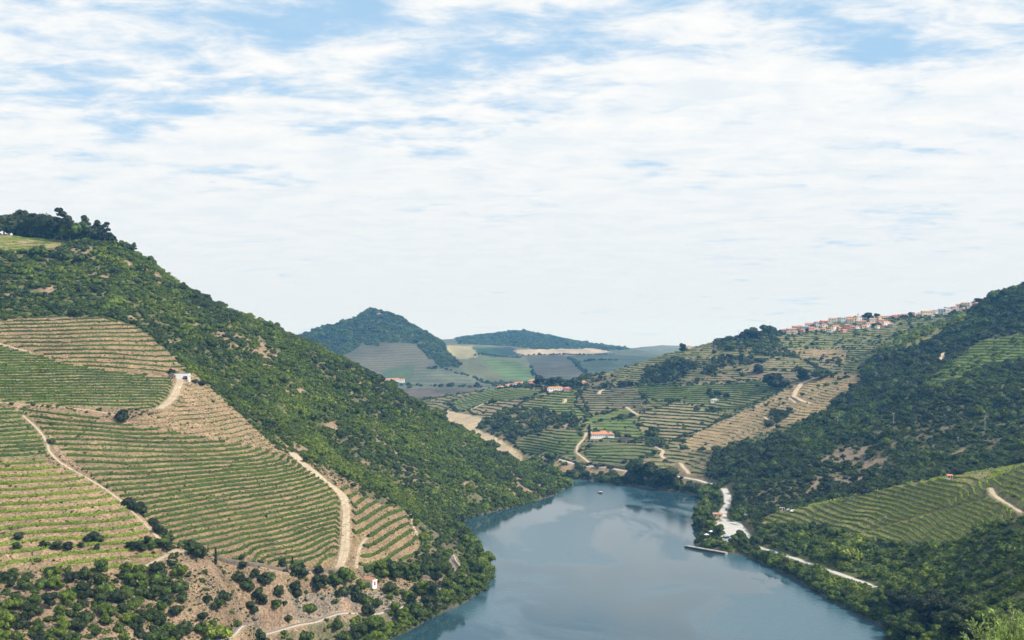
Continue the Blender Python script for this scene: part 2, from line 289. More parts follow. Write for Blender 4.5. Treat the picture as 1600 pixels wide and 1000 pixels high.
rest = (rid < 0) & (GY < 1200) & (GY > 345); lf = GX < np.interp(GY, [0, 560, 1180, 1250], [-100, 0, 60, -60])
rid[rest & lf & (GY < 760)] = RN.index('headland'); rid[rest & lf & (GY < 760) & (PX < 560)] = RN.index('scrubslope'); rid[rest & lf & (GY >= 760)] = RN.index('leftwood')
rid[rest & ~lf & (GY < 745)] = RN.index('riverwood'); rid[rest & ~lf & (GY >= 745) & (GY < 1050)] = RN.index('darkhill')
def R(name): return rid == RN.index(name)
land = rsd > 0.5

# terraces: flat platform with the vines on its outer edge, then a bank up to the next one
step = np.zeros(zs.shape)
for i, r in enumerate(REG): step[rid == i] = r[6]
step[GY > 1900] = 0; stripe = np.where((GY > 1900), np.isin(rid, [RN.index(k) for k in ('conefield','conefieldb','slopea','slopeb','lowplot','greenplots')]), False)*1.0
soft = 0.20*fbm(GX/25, GY/25, 2, 55)+0.55*fbm(GX/70, GY/45, 2, 56)
zf = zs + np.where(GY < 1000, 0, 0)
lean = np.where(R('mainvines'), .11*(GX+200)*sst(zs, 62, 92), 0)+np.where(R('uppervines') | R('midvines'), .13*(GX+260)*sst(PX, 60, 320)*np.where(R('midvines'), .4, 1), 0)
zf = zs+lean
t = np.where(step > 0, (zf+soft*2)/np.maximum(step, .1), 0.0); fl = np.floor(t); fr = t-fl
prof = np.where(fr < 0.42, fr*0.18/0.42*0.8, 0.144+(fr-0.42)/0.58*0.856)
zt = np.where(step > 0, (fl+prof)*step-soft*2-lean, zs)
amp = np.where(GY < 1000, 0.85, 0.6)
z = np.where(step > 0, zs*(1-amp)+zt*amp, zs)
z = z + np.where(land, np.where(R('scrubslope') | R('rockslope'), .55, .22)*fbm(GX/2.3, GY/2.3, 3, 77)*np.clip(1.6-GY/900, 0, 1), 0)

# ground colour
col = np.zeros(zs.shape+(3,)); col[:] = (.13,.12,.07)
col[GY > 1900] = (.14,.15,.09)
for i, r in enumerate(REG): col[rid == i] = r[3]
big = fbm(GX/45, GY/45, 4, 101); fine = fbm(GX/7, GY/7, 4, 111); patch = fbm(GX/22, GY/30, 4, 121)
wooded = np.isin(rid, [RN.index(k) for k in ('rockslope','leftwood','darkhill','headland','midscrub','scrubslope','riverwood','farbank')])
EARTH = np.array((.255,.180,.125))
ew = np.full(zs.shape, 0.0)
for k_, v_ in (('leftwood', .03), ('darkhill', -.05), ('headland', .05), ('scrubslope', .12), ('midscrub', .05), ('farbank', .12), ('riverwood', -.25)): ew[R(k_)] = v_
for poly_, add_ in (([(320,500),(370,500),(430,540),(440,580),(400,570),(330,530)], .22), ([(420,600),(540,600),(560,640),(480,640)], .12), ([(560,640),(640,660),(690,720),(600,720)], .12),
        ([(1260,770),(1285,715),(1350,690),(1395,695),(1385,735),(1320,765)], .33), ([(1490,680),(1570,680),(1580,710),(1500,710)], .18), ([(1360,545),(1420,545),(1420,570),(1340,580)], .2),
        ([(770,745),(800,740),(880,765),(870,775),(780,790),(750,780)], .28), ([(0,440),(60,440),(120,470),(60,480),(0,475)], .15), ([(1400,820),(1440,850),(1400,870),(1370,850)], .1), ([(840,716),(1000,735),(990,750),(850,740)], .2)):
    ew = ew+np.where(inside(PX, PY, poly_) & (GY < 1500), add_, 0)
e = sst(.55*fbm(GX/16, GY/20, 4, 122)+0.55*fine+.18*patch+ew, 0.24, 0.46)[..., None]*wooded[..., None]
ec = np.where(R('darkhill')[..., None], np.array((.20,.155,.12)), EARTH)
col = col*(1-e*.9)+ec*e*.9
bank = (step > 0) & (fr > 0.42)
grassy = sst(fbm(GX/9, GY/5, 4, 131)+0.3*big, 0.02, 0.5)[..., None]*(step > 0)[..., None]
wg = np.where(np.isin(rid, [RN.index(k) for k in ('mid','spur','spurlow','highterraces','villagehill','midvines','leftvines')]), 0.75, 0.30)[..., None]
col = col*(1-grassy*wg)+np.array((.13,.14,.055))*grassy*wg
col = col*np.where((step > 0) & ~bank, 0.86, 1.04)[..., None]
mm = np.isin(rid, [i for i, n_ in enumerate(RN) if n_.startswith('mid') and len(n_) <= 4])[..., None]; mp = sst(fbm(GX/75, GY/75, 3, 141), -0.1, 0.25)[..., None]
col = np.where(mm, col*(1-mp*.35)+np.array((.24,.185,.12))*mp*.35, col)
col = np.where((GY > 1900)[..., None] & ~R('beige')[..., None] & ~R('saddle')[..., None], col*.68, col)
farn = fbm(GX/45, GY/110, 4, 161)[..., None]; col = np.where((GY > 1900)[..., None], col*(1+.38*farn), col)
farp = fbm(GX/260, GY/330, 2, 151)[..., None]
col = np.where((GY > 1900)[..., None], col*(1+0.35*farp), col)
col = col*(1+np.where(GY < 1900, 0.26*fine+0.20*big, .12*fine+.1*big))[..., None]
wet = sst(rsd, 2.5, 0.5)[..., None]
col = col*(1-wet)+np.array((.09,.085,.055))*wet
col = np.clip(col, 0.01, 0.8)

# ---------------------------------------------------------------- looking things up on the land
def gidx(x, y):
    x = np.asarray(x, float); y = np.asarray(y, float)
    ui = np.interp(x/y, U, np.arange(nu)); yi = np.interp(y, Ys, np.arange(ny))
    return ui, yi
def grab(arr, x, y):
    ui, yi = gidx(x, y)
    i = np.clip(ui.astype(int), 0, nu-2); j = np.clip(yi.astype(int), 0, ny-2); a = ui-i; b = yi-j
    return (arr[j, i]*(1-a)+arr[j, i+1]*a)*(1-b)+(arr[j+1, i]*(1-a)+arr[j+1, i+1]*a)*b
def ground(x, y): return grab(z, x, y)
def at(px, py, ymin=0, ymax=1e9):
    """the point of the land that a sight line meets first"""
    u = (px-800)/F
    yy = np.concatenate([np.arange(20, 340, 2), np.arange(340, 2000, 1.0), np.arange(2000, 8000, 6)]); yy = yy[(yy >= ymin) & (yy <= ymax)]
    g = ground(u*yy, yy); ray = CZ-(py-HY)/F*yy; d = g-ray
    k = np.nonzero(d >= 0)[0]
    if len(k) == 0: k = [int(np.argmax(d/yy))]
    k = k[0]
    return (u*yy[k], float(yy[k]), float(g[k]))

# ---------------------------------------------------------------- roads: routes read first, so that the ground can be cut level for them
def resample(p, s):
    d = np.concatenate([[0], np.cumsum(np.hypot(*np.diff(p, axis=0).T))]); L_ = d[-1]
    if L_ < 2*s: return None
    k = max(2, int(L_/s)); q = np.linspace(0, L_, k+1)
    a = np.stack([np.interp(q, d, p[:, 0]), np.interp(q, d, p[:, 1])], 1)
    if k > 6: a[1:-1] = (a[:-2]+2*a[1:-1]+a[2:])/4
    return a
ROUTES = []; z0_ = z.copy()
def road(name, label, pts, width, m, ymin=0, ymax=1e9):
    w_ = np.array([at(px, py, ymin, ymax)[:2] for px, py in pts]); a = resample(w_, 2.0)
    for _ in range(3): a[1:-1] = (a[:-2]+2*a[1:-1]+a[2:])/4
    zc = grab(z0_, a[:, 0], a[:, 1])
    for _ in range(30): zc[1:-1] = (zc[:-2]+2*zc[1:-1]+zc[2:])/4
    ROUTES.append((name, label, a, zc+.1, width, m))
road('dirt_track', 'steep pale dirt track running down between two vineyards', [(455,708),(470,722),(485,735),(505,750),(525,765),(538,782),(541,800),(540,830),(539,855),(536,873),(529,889)], 4.6, 'M_TRACK')
road('dirt_track', 'dirt track above the stone wall at the foot of the terraces', [(262,864),(290,866),(330,871),(360,880),(400,886),(480,894),(530,897)], 3.2, 'M_TRACK')
road('dirt_track', 'dirt track curving down left of the lower bushes', [(279,861),(262,868),(240,880),(217,892)], 2.6, 'M_TRACK')
road('dirt_track', 'short wide track below the white shed', [(282,594),(278,605),(272,620),(262,632),(248,640)], 5.0, 'M_TRACK')
road('dirt_track', 'level track crossing the terraces to the lone dark tree', [(0,630),(50,633),(90,636),(140,642),(186,651)], 2.4, 'M_TRACK')
road('dirt_track', 'track dropping diagonally between two plots at left', [(35,650),(55,668),(66,680),(74,695),(76,706),(86,718),(100,730),(130,745),(170,770),(190,785),(215,808),(235,830),(262,858)], 1.3, 'M_TRACK')
road('dirt_track', 'short track at the upper left edge', [(-20,533),(0,538),(20,545),(50,552)], 3.0, 'M_TRACK')
road('footpath', 'narrow path along the headland edge', [(641,798),(643,806),(645,820),(651,835),(659,846)], 1.6, 'M_TRACK')
road('footpath', 'narrow path between curving vine rows', [(572,842),(562,856),(558,872),(556,889)], 1.8, 'M_TRACK')
road('river_road', 'pale road along the far right bank', [(1040,744),(1066,746),(1090,750),(1118,757)], 4.5, 'M_ROAD')
road('river_road', 'pale river road widening towards the landing', [(1131,764),(1136,772),(1137,780),(1136,790),(1130,800),(1129,808),(1138,818),(1147,828)], 6.0, 'M_ROAD')
road('car_park', 'pale gravel car park by the landing', [(1136,816),(1147,828),(1153,838),(1158,847)], 19, 'M_ROAD')
road('river_road', 'pale river road behind the bankside trees', [(1180,854),(1205,862),(1225,868),(1245,875),(1290,890),(1333,906),(1350,912),(1378,921)], 4.3, 'M_ROAD')
for lab, pts, wd, m_ in [('winding pale track below the terraces beyond the river', [(1027,695),(1023,698),(1037,705),(1032,712),(1038,717)], 3.6, 'M_TRACK'), ('short pale track above the far river road', [(1063,724),(1070,733),(1076,741)], 3.6, 'M_TRACK'),
    ('curving pale track over the bare brown slope', [(1272,591),(1252,600),(1243,612),(1240,620),(1252,626),(1266,631)], 5, 'M_TRACK'), ('short track under the curving one on the bare slope', [(1231,620),(1243,630)], 2.5, 'M_TRACK'),
    ('pale track at the foot of the bare slope', [(1195,652),(1203,660),(1210,664)], 3, 'M_TRACK'), ('pale track among green plots', [(978,636),(989,644),(998,649)], 3.5, 'M_TRACK'), ('bright bend of track above the green plots', [(936,616),(938,611),(943,609)], 4, 'M_TRACK'),
    ('bright bend of track in the hamlet vineyard', [(880,630),(884,627),(883,624)], 4, 'M_TRACK'), ('road along the far bank', [(840,714),(880,720),(950,731),(1000,741),(1036,748)], 3.6, 'M_ROAD'),
    ('track winding down left of the white farmhouse', [(916,677),(912,687),(902,698),(900,708),(912,716),(925,726)], 2.6, 'M_TRACK'), ('track climbing the sandbank', [(775,685),(773,692),(768,700)], 4, 'M_TRACK'),
    ('pale track between green field and terraces', [(735,640),(745,636),(758,630),(770,626)], 3, 'M_TRACK'), ('track on the upper dark hillside', [(1500,522),(1508,517),(1520,511)], 3, 'M_TRACK'), ('track beside the high terraces', [(1474,552),(1469,560),(1468,567)], 3.5, 'M_TRACK')]:
    road('dirt_track', lab, pts, wd, m_, 1000, 2000)
road('dirt_track', 'pale track at the top of the vineyard spur', [(1548,763),(1550,772),(1560,780),(1580,790),(1597,802)], 3.2, 'M_TRACK', 450, 850)


RAILP = [(320,1008),(360,1003),(400,996),(450,985),(500,975),(566,965),(600,958),(628,950),(650,942),(675,931),(700,915),(712,906),(718,896),(714,884),(706,872),(698,864)]
road('railway', '', RAILP, 5.0, 'ballast')
roadm = np.zeros(zs.shape, bool)
for name, label, a, zc, width, m_ in ROUTES:
    for j in range(*np.searchsorted(Ys, [a[:, 1].min()-12, a[:, 1].max()+12])):
        near_ = np.abs(a[:, 1]-Ys[j]) < 14
        if not near_.any(): continue
        c0 = np.searchsorted(U, (a[near_, 0].min()-12)/Ys[j]); c1 = np.searchsorted(U, (a[near_, 0].max()+12)/Ys[j])
        if c1 <= c0: continue
        gx_ = GX[j, c0:c1]; ds = np.hypot(gx_[:, None]-a[near_][None, :, 0], Ys[j]-a[near_][None, :, 1]); k_ = ds.argmin(1); d_ = ds[np.arange(len(k_)), k_]; zz_ = zc[near_][k_]
        w_ = sst(d_, width/2+3.5, width/2+.6); z[j, c0:c1] = z[j, c0:c1]*(1-w_)+zz_*w_
        ww = sst(d_, width/2+1.6, width/2)[:, None]*.7; col[j, c0:c1] = col[j, c0:c1]*(1-ww)+np.array((.34,.27,.18))*ww
        roadm[j, c0:c1] |= d_ < width/2+(3.0 if m_ == 'M_ROAD' else .9)
run = np.maximum.accumulate((z-CZ)/GY, axis=0)
seen = ((z+6-CZ)/GY >= run-0.001) & (rsd > .2)

# ---------------------------------------------------------------- materials
def mat(name, base=None, rough=0.85, spec=0.2):
    m = bpy.data.materials.new(name); m.use_nodes = True; t_ = m.node_tree; b = t_.nodes['Principled BSDF']
    b.inputs['Roughness'].default_value = rough; b.inputs['Specular IOR Level'].default_value = spec
    if base: b.inputs['Base Color'].default_value = (*base, 1)
    return m, t_, b
def weathered(name, base, rough=0.85, scale=0.8, amt=0.25, bump=0.0, spec=0.2):
    m, t_, b = mat(name, base, rough, spec)
    tc_ = N(t_, 'ShaderNodeTexCoord'); nn = N(t_, 'ShaderNodeTexNoise', inp={'Scale': scale, 'Detail': 6, 'Roughness': .65}); L(t_, tc_, 'Object', nn, 'Vector')
    dark = tuple(c*(1-amt) for c in base); lite = tuple(min(1, c*(1+amt)) for c in base)
    t_.links.new(mixc(t_, smooth(t_, nn.outputs[0], .3, .7), dark, lite), b.inputs['Base Color'])
    if bump:
        bp = N(t_, 'ShaderNodeBump', inp={'Strength': .6, 'Distance': bump}); L(t_, nn, 0, bp, 'Height'); L(t_, bp, 0, b, 'Normal')
    return m
def ground_material():
    m, t_, b = mat('hillside_ground', None, 0.95, 0.1)
    at_ = N(t_, 'ShaderNodeAttribute', attribute_name='earth'); g = N(t_, 'ShaderNodeNewGeometry')
    nA = N(t_, 'ShaderNodeTexNoise', inp={'Scale': .9, 'Detail': 8, 'Roughness': .72}); L(t_, g, 'Position', nA, 'Vector')
    nB = N(t_, 'ShaderNodeTexNoise', inp={'Scale': .13, 'Detail': 6, 'Roughness': .7}); L(t_, g, 'Position', nB, 'Vector')
    nC = N(t_, 'ShaderNodeTexVoronoi', inp={'Scale': .55}); L(t_, g, 'Position', nC, 'Vector')
    a = mixc(t_, smooth(t_, nA.outputs[0], .30, .70), (.42,.41,.40), (1.58,1.55,1.5)); a2 = mixc(t_, smooth(t_, nB.outputs[0], .3, .7), (.8,.82,.8), (1.2,1.17,1.15))
    c = mixc(t_, 1.0, at_.outputs[0], a, 'MULTIPLY'); c = mixc(t_, 1.0, c, a2, 'MULTIPLY')
    # tufts of dry grass and low weeds
    tuft = smooth(t_, nC.outputs[0], .42, .18); sel = smooth(t_, nB.outputs[0], .50, .62)
    c = mixc(t_, math_node(t_, 'MULTIPLY', math_node(t_, 'MULTIPLY', tuft, sel), .55), c, (.07,.08,.03))
    sp = N(t_, 'ShaderNodeSeparateXYZ'); L(t_, g, 'Position', sp, 0)
    nF = N(t_, 'ShaderNodeTexNoise', inp={'Scale': .006, 'Detail': 3}); L(t_, g, 'Position', nF, 'Vector')
    ph = math_node(t_, 'FRACT', math_node(t_, 'ADD', math_node(t_, 'MULTIPLY', sp.outputs[2], .16), math_node(t_, 'MULTIPLY', nF.outputs[0], 3.0)))
    st = math_node(t_, 'MULTIPLY', smooth(t_, ph, .35, .6), at_.outputs['Alpha'])
    c = mixc(t_, math_node(t_, 'MULTIPLY', st, .55), c, mixc(t_, 1.0, c, (.45,.6,.45), 'MULTIPLY'))
    t_.links.new(c, b.inputs['Base Color'])
    bp = N(t_, 'ShaderNodeBump', inp={'Strength': .8, 'Distance': .9}); L(t_, nA, 0, bp, 'Height'); L(t_, bp, 0, b, 'Normal')
    return m
M_GROUND = ground_material()
def leaf_material(name, stops, jitter=.40, transl=.22):
    m, t_, b = mat(name, None, 0.6, 0.25)
    at_ = N(t_, 'ShaderNodeAttribute', attribute_name='tint', attribute_type='INSTANCER'); oi = N(t_, 'ShaderNodeObjectInfo')
    g = N(t_, 'ShaderNodeNewGeometry'); nn = N(t_, 'ShaderNodeTexNoise', inp={'Scale': .022, 'Detail': 4}); L(t_, g, 'Position', nn, 'Vector')
    v = math_node(t_, 'ADD', at_.outputs['Fac'], math_node(t_, 'MULTIPLY', math_node(t_, 'SUBTRACT', oi.outputs['Random'], .5), jitter))
    v = math_node(t_, 'ADD', v, math_node(t_, 'MULTIPLY', math_node(t_, 'SUBTRACT', nn.outputs[0], .5), .55), clamp=True)
    cr = N(t_, 'ShaderNodeValToRGB'); t_.links.new(v, cr.inputs[0]); el = cr.color_ramp.elements
    while len(el) < len(stops): el.new(.5)
    for e_, (p_, c_) in zip(el, stops): e_.position = p_; e_.color = (*c_, 1)
    n5 = N(t_, 'ShaderNodeTexNoise', inp={'Scale': 1.6, 'Detail': 3}); tco = N(t_, 'ShaderNodeTexCoord'); L(t_, tco, 'Object', n5, 'Vector')
    c = mixc(t_, 1.0, cr.outputs[0], mixc(t_, smooth(t_, n5.outputs[0], .3, .7), (.5,.5,.52), (1.5,1.5,1.35)), 'MULTIPLY')  # mottling that puts shade between leaf clumps into the leaf colour
    t_.links.new(c, b.inputs['Base Color'])
    tr = N(t_, 'ShaderNodeBsdfTranslucent'); t_.links.new(c, tr.inputs[0]); mx = N(t_, 'ShaderNodeMixShader', inp={0: transl})
    L(t_, b, 0, mx, 1); L(t_, tr, 0, mx, 2); L(t_, mx, 0, t_.nodes['Material Output'], 0)
    return m
M_LEAF = leaf_material('broad_leaves', [(0, (.030,.039,.017)), (.25, (.052,.073,.020)), (.5, (.086,.130,.019)), (.75, (.138,.190,.022)), (1, (.20,.25,.033))])
M_VINE = leaf_material('vine_leaves', [(0, (.042,.07,.016)), (.5, (.085,.14,.016)), (1, (.19,.245,.026))], .25, .25)
M_BARK = weathered('bark', (.14,.105,.075), .9, 3, .35, .05)
def track_material():
    m, t_, b = mat('dusty_track', None, .95, .1); at_ = N(t_, 'ShaderNodeAttribute', attribute_name='rut'); g = N(t_, 'ShaderNodeNewGeometry')
    a = N(t_, 'ShaderNodeTexNoise', inp={'Scale': .45, 'Detail': 7, 'Roughness': .7}); L(t_, g, 'Position', a, 'Vector'); q = N(t_, 'ShaderNodeTexNoise', inp={'Scale': .07, 'Detail': 4}); L(t_, g, 'Position', q, 'Vector')
    c = mixc(t_, smooth(t_, a.outputs[0], .3, .7), (.37,.285,.19), (.56,.47,.34)); c = mixc(t_, smooth(t_, q.outputs[0], .35, .7), c, (.40,.31,.215))
    v = math_node(t_, 'ADD', at_.outputs['Fac'], math_node(t_, 'MULTIPLY', math_node(t_, 'SUBTRACT', a.outputs[0], .5), .9))
    c = mixc(t_, smooth(t_, v, .35, .75), c, (.24,.20,.11)); t_.links.new(c, b.inputs['Base Color'])
    bp = N(t_, 'ShaderNodeBump', inp={'Strength': .6, 'Distance': .1}); L(t_, a, 0, bp, 'Height'); L(t_, bp, 0, b, 'Normal'); return m
M_TRACK = track_material()
M_ROAD = weathered('pale_road', (.44,.42,.38), .9, .3, .12)
M_WHITE = weathered('white_wall', (.82,.81,.78), .8, .5, .06)
M_CREAM = weathered('cream_wall', (.68,.60,.42), .8, .5, .08)
M_PINK = weathered('pink_wall', (.60,.33,.30), .8, .5, .08)
M_GREYW = weathered('grey_wall', (.36,.36,.37), .85, .5, .15)
M_BLUEW = weathered('pale_blue_wall', (.48,.58,.68), .85, .5, .1)
M_TILE = weathered('clay_tiles', (.50,.215,.125), .8, 1.2, .25, .04)
M_TILE2 = weathered('weathered_clay_tiles', (.46,.24,.16), .8, 1.2, .25, .04)
M_GLASS = weathered('window_glass', (.05,.06,.07), .2, 1, .1, 0, .5)
M_WOOD = weathered('painted_door', (.35,.06,.05), .6, 3, .2)
M_STONE = weathered('schist_stone', (.16,.13,.10), .9, 1.1, .4, .25)
M_CONC = weathered('concrete', (.31,.28,.24), .9, .8, .15)
M_STEEL = weathered('galvanised_steel', (.42,.46,.45), .5, 2, .15)
M_RUST = weathered('rusty_rail', (.30,.24,.20), .6, 3, .3)
M_BALLAST = weathered('ballast', (.40,.34,.28), .95, 2.5, .25, .1)
M_BLUE = weathered('blue_paint', (.03,.09,.22), .35, 2, .1, 0, .5)
M_RED = weathered('red_paint', (.35,.05,.04), .4, 2, .1)
M_RUBBER = weathered('rubber', (.025,.025,.025), .8, 3, .2)
M_DARK = weathered('dark_timber', (.07,.06,.055), .9, 3, .3)

# ---------------------------------------------------------------- object helpers
def mesh(name, verts, faces, m=None, smooth_=False, attr=None):
    me = bpy.data.meshes.new(name); verts = np.asarray(verts, np.float32)
    if isinstance(faces, np.ndarray):
        k = faces.shape[1]; me.vertices.add(len(verts)); me.vertices.foreach_set('co', verts.ravel())
        me.loops.add(faces.size); me.polygons.add(len(faces))
        me.loops.foreach_set('vertex_index', faces.ravel().astype(np.int32)); me.polygons.foreach_set('loop_start', np.arange(0, faces.size, k, dtype=np.int32))
        me.update(calc_edges=True)
    else:
        me.from_pydata([tuple(map(float, v)) for v in verts], [], [tuple(f) for f in faces]); me.update()
    if m: me.materials.append(m)
    if smooth_: me.polygons.foreach_set('use_smooth', np.ones(len(me.polygons), bool))
    return me
def link(name, me, parent=None, loc=None, rz=0.0, scale=None):
    o = bpy.data.objects.new(name, me); C.objects.link(o)
    if loc is not None: o.location = loc
    o.rotation_euler = (0, 0, rz)
    if scale is not None: o.scale = (scale,)*3 if isinstance(scale, (int, float)) else scale
    if parent: o.parent = parent
    return o
def tag(o, label=None, cat=None, group=None, kind=None):
    if label: o['label'] = label
    if cat: o['category'] = cat
    if group: o['group'] = group
    if kind: o['kind'] = kind
    return o
def thing(name, label, cat, loc, rz=0.0, group=None, scale=None):
    return tag(link(name, None, None, loc, rz, scale), label, cat, group)
def dup_tree(root, loc, rz, scale, label, group=None, tint=None, name=None):
    r = root.copy(); C.objects.link(r); r.location = loc; r.rotation_euler = (0, 0, rz); r.scale = scale if isinstance(scale, tuple) else (scale,)*3
    if name: r.name = name
    r['label'] = label
    if group: r['group'] = group
    for ch in root.children:
        c = ch.copy(); C.objects.link(c); c.parent = r
        if tint is not None: c['tint'] = tint
    return r
class MB:
    def __init__(s): s.v = []; s.f = []
    def box(s, x0, x1, y0, y1, z0, z1):
        k = len(s.v); s.v += [(x0,y0,z0),(x1,y0,z0),(x1,y1,z0),(x0,y1,z0),(x0,y0,z1),(x1,y0,z1),(x1,y1,z1),(x0,y1,z1)]
        s.f += [(k,k+3,k+2,k+1),(k+4,k+5,k+6,k+7),(k,k+1,k+5,k+4),(k+1,k+2,k+6,k+5),(k+2,k+3,k+7,k+6),(k+3,k,k+4,k+7)]; return s
    def prism(s, pts, y0, y1):      # outline in x,z pushed along y
        k = len(s.v); n_ = len(pts); s.v += [(x,y0,zz) for x, zz in pts]+[(x,y1,zz) for x, zz in pts]
        s.f += [tuple(k+i for i in range(n_)), tuple(k+n_+i for i in reversed(range(n_)))]
        s.f += [(k+(i+1) % n_, k+i, k+n_+i, k+n_+(i+1) % n_) for i in range(n_)]; return s
    def tube(s, a, b, r0, r1, n_=6):
        a = np.array(a, float); b = np.array(b, float); d = b-a; d /= np.linalg.norm(d)+1e-9
        e1 = np.cross(d, (0,0,1) if abs(d[2]) < .9 else (1,0,0)); e1 /= np.linalg.norm(e1); e2 = np.cross(d, e1); k = len(s.v)
        for p_, r_ in ((a, r0), (b, r1)):
            for i in range(n_):
                t_ = 2*math.pi*i/n_; s.v.append(tuple(p_+r_*(math.cos(t_)*e1+math.sin(t_)*e2)))
        s.f += [(k+i, k+(i+1) % n_, k+n_+(i+1) % n_, k+n_+i) for i in range(n_)]+[tuple(k+n_+i for i in range(n_)), tuple(k+i for i in reversed(range(n_)))]; return s
    def poly(s, vs, fs): k = len(s.v); s.v += vs; s.f += [tuple(k+i for i in f) for f in fs]; return s
    def build(s, name, m, parent=None, loc=None, rz=0.0): return link(name, mesh(name, s.v, s.f, m), parent, loc, rz)

# ---------------------------------------------------------------- the land as meshes, one per hillside
Vall = np.stack([GX, GY, z], -1)
quad_r = rid[:-1, :-1]
def land_mesh(name, label, jm):
    jj, ii = np.nonzero(jm)
    q = np.stack([jj*nu+ii, jj*nu+ii+1, (jj+1)*nu+ii+1, (jj+1)*nu+ii], -1)
    used, inv = np.unique(q, return_inverse=True); q = inv.reshape(q.shape)
    me = mesh(name, Vall.reshape(-1, 3)[used], q, M_GROUND, True)
    a = me.color_attributes.new('earth', 'FLOAT_COLOR', 'POINT')
    cc = np.ones((len(used), 4), np.float32); cc[:, :3] = col.reshape(-1, 3)[used]; cc[:, 3] = stripe.ravel()[used]; a.data.foreach_set('color', cc.ravel())
    return tag(link(name, me), label, kind='structure')
cX = GX[:-1, :-1]; cY = GY[:-1, :-1]
leftside = cX < np.interp(cY, [0, 200, 300, 560, 800, 1000, 1180, 1230, 1400, 1800], [-400, -120, -40, 0, 40, 60, 60, -60, -400, -900])
far_ = cY > 2000
land_mesh('left_hillside', 'steep hillside of vineyard terraces and green scrub falling to the river', leftside & ~far_)
rightnear = (~leftside) & (cY < 1450) & ~far_ & (cX > np.interp(cY, [0, 900, 1060, 1200, 1450], [-900, 150, 200, 330, 430]))
land_mesh('right_hillside', 'dark scrub covered hillside with a vineyard spur above the river road', rightnear)
land_mesh('far_bank_hillside', 'terraced hillside beyond the river below the ridge village', (~leftside) & ~rightnear & ~far_)
land_mesh('distant_hills', 'blue distant hills with a cone shaped summit and patchwork fields', far_)

# ---------------------------------------------------------------- water
def water():
    m, t_, b = mat('river_water', (.030,.055,.062), 0.09, .5)
    b.inputs['IOR'].default_value = 1.333
    g = N(t_, 'ShaderNodeNewGeometry'); mp_ = N(t_, 'ShaderNodeMapping'); L(t_, g, 'Position', mp_, 0); mp_.inputs['Scale'].default_value = (.5, .35, 1)
    a = N(t_, 'ShaderNodeTexNoise', inp={'Scale': .9, 'Detail': 5, 'Roughness': .6}); L(t_, mp_, 0, a, 'Vector')
    c = N(t_, 'ShaderNodeTexNoise', inp={'Scale': .016, 'Detail': 5, 'Roughness': .6, 'Distortion': 1.0}); L(t_, mp_, 0, c, 'Vector')
    ru = smooth(t_, c.outputs[0], .45, .56)
    st = math_node(t_, 'ADD', math_node(t_, 'MULTIPLY', ru, .17), .03)
    bp = N(t_, 'ShaderNodeBump', inp={'Distance': 1.0}); t_.links.new(st, bp.inputs['Strength']); L(t_, a, 0, bp, 'Height'); L(t_, bp, 0, b, 'Normal')
    t_.links.new(math_node(t_, 'ADD', math_node(t_, 'MULTIPLY', ru, .18), .03), b.inputs['Roughness'])
    t_.links.new(mixc(t_, ru, (.025,.058,.075), (.050,.102,.130)), b.inputs['Base Color'])  # calm and ruffled reflection contrast painted into the base colour
    me = mesh('river', [(-900,60,0),(500,60,0),(500,1700,0),(-900,1700,0)], [(0,1,2,3)], m)
    tag(link('river', me), 'calm blue grey river winding between the hills', kind='structure')
water()
ONES = 'first second third fourth fifth sixth seventh eighth ninth tenth eleventh twelfth thirteenth fourteenth fifteenth sixteenth seventeenth eighteenth nineteenth'.split()
TENS = {2: 'twent', 3: 'thirt', 4: 'fort', 5: 'fift', 6: 'sixt', 7: 'sevent', 8: 'eight', 9: 'ninet'}
def nth(k):
    if k < 20: return ONES[k-1]
    if k >= 100: return 'hundred and '+nth(k-100) if k > 100 else 'hundredth'
    return TENS[k//10]+'ieth' if k % 10 == 0 else TENS[k//10]+'y-'+ONES[k % 10-1]

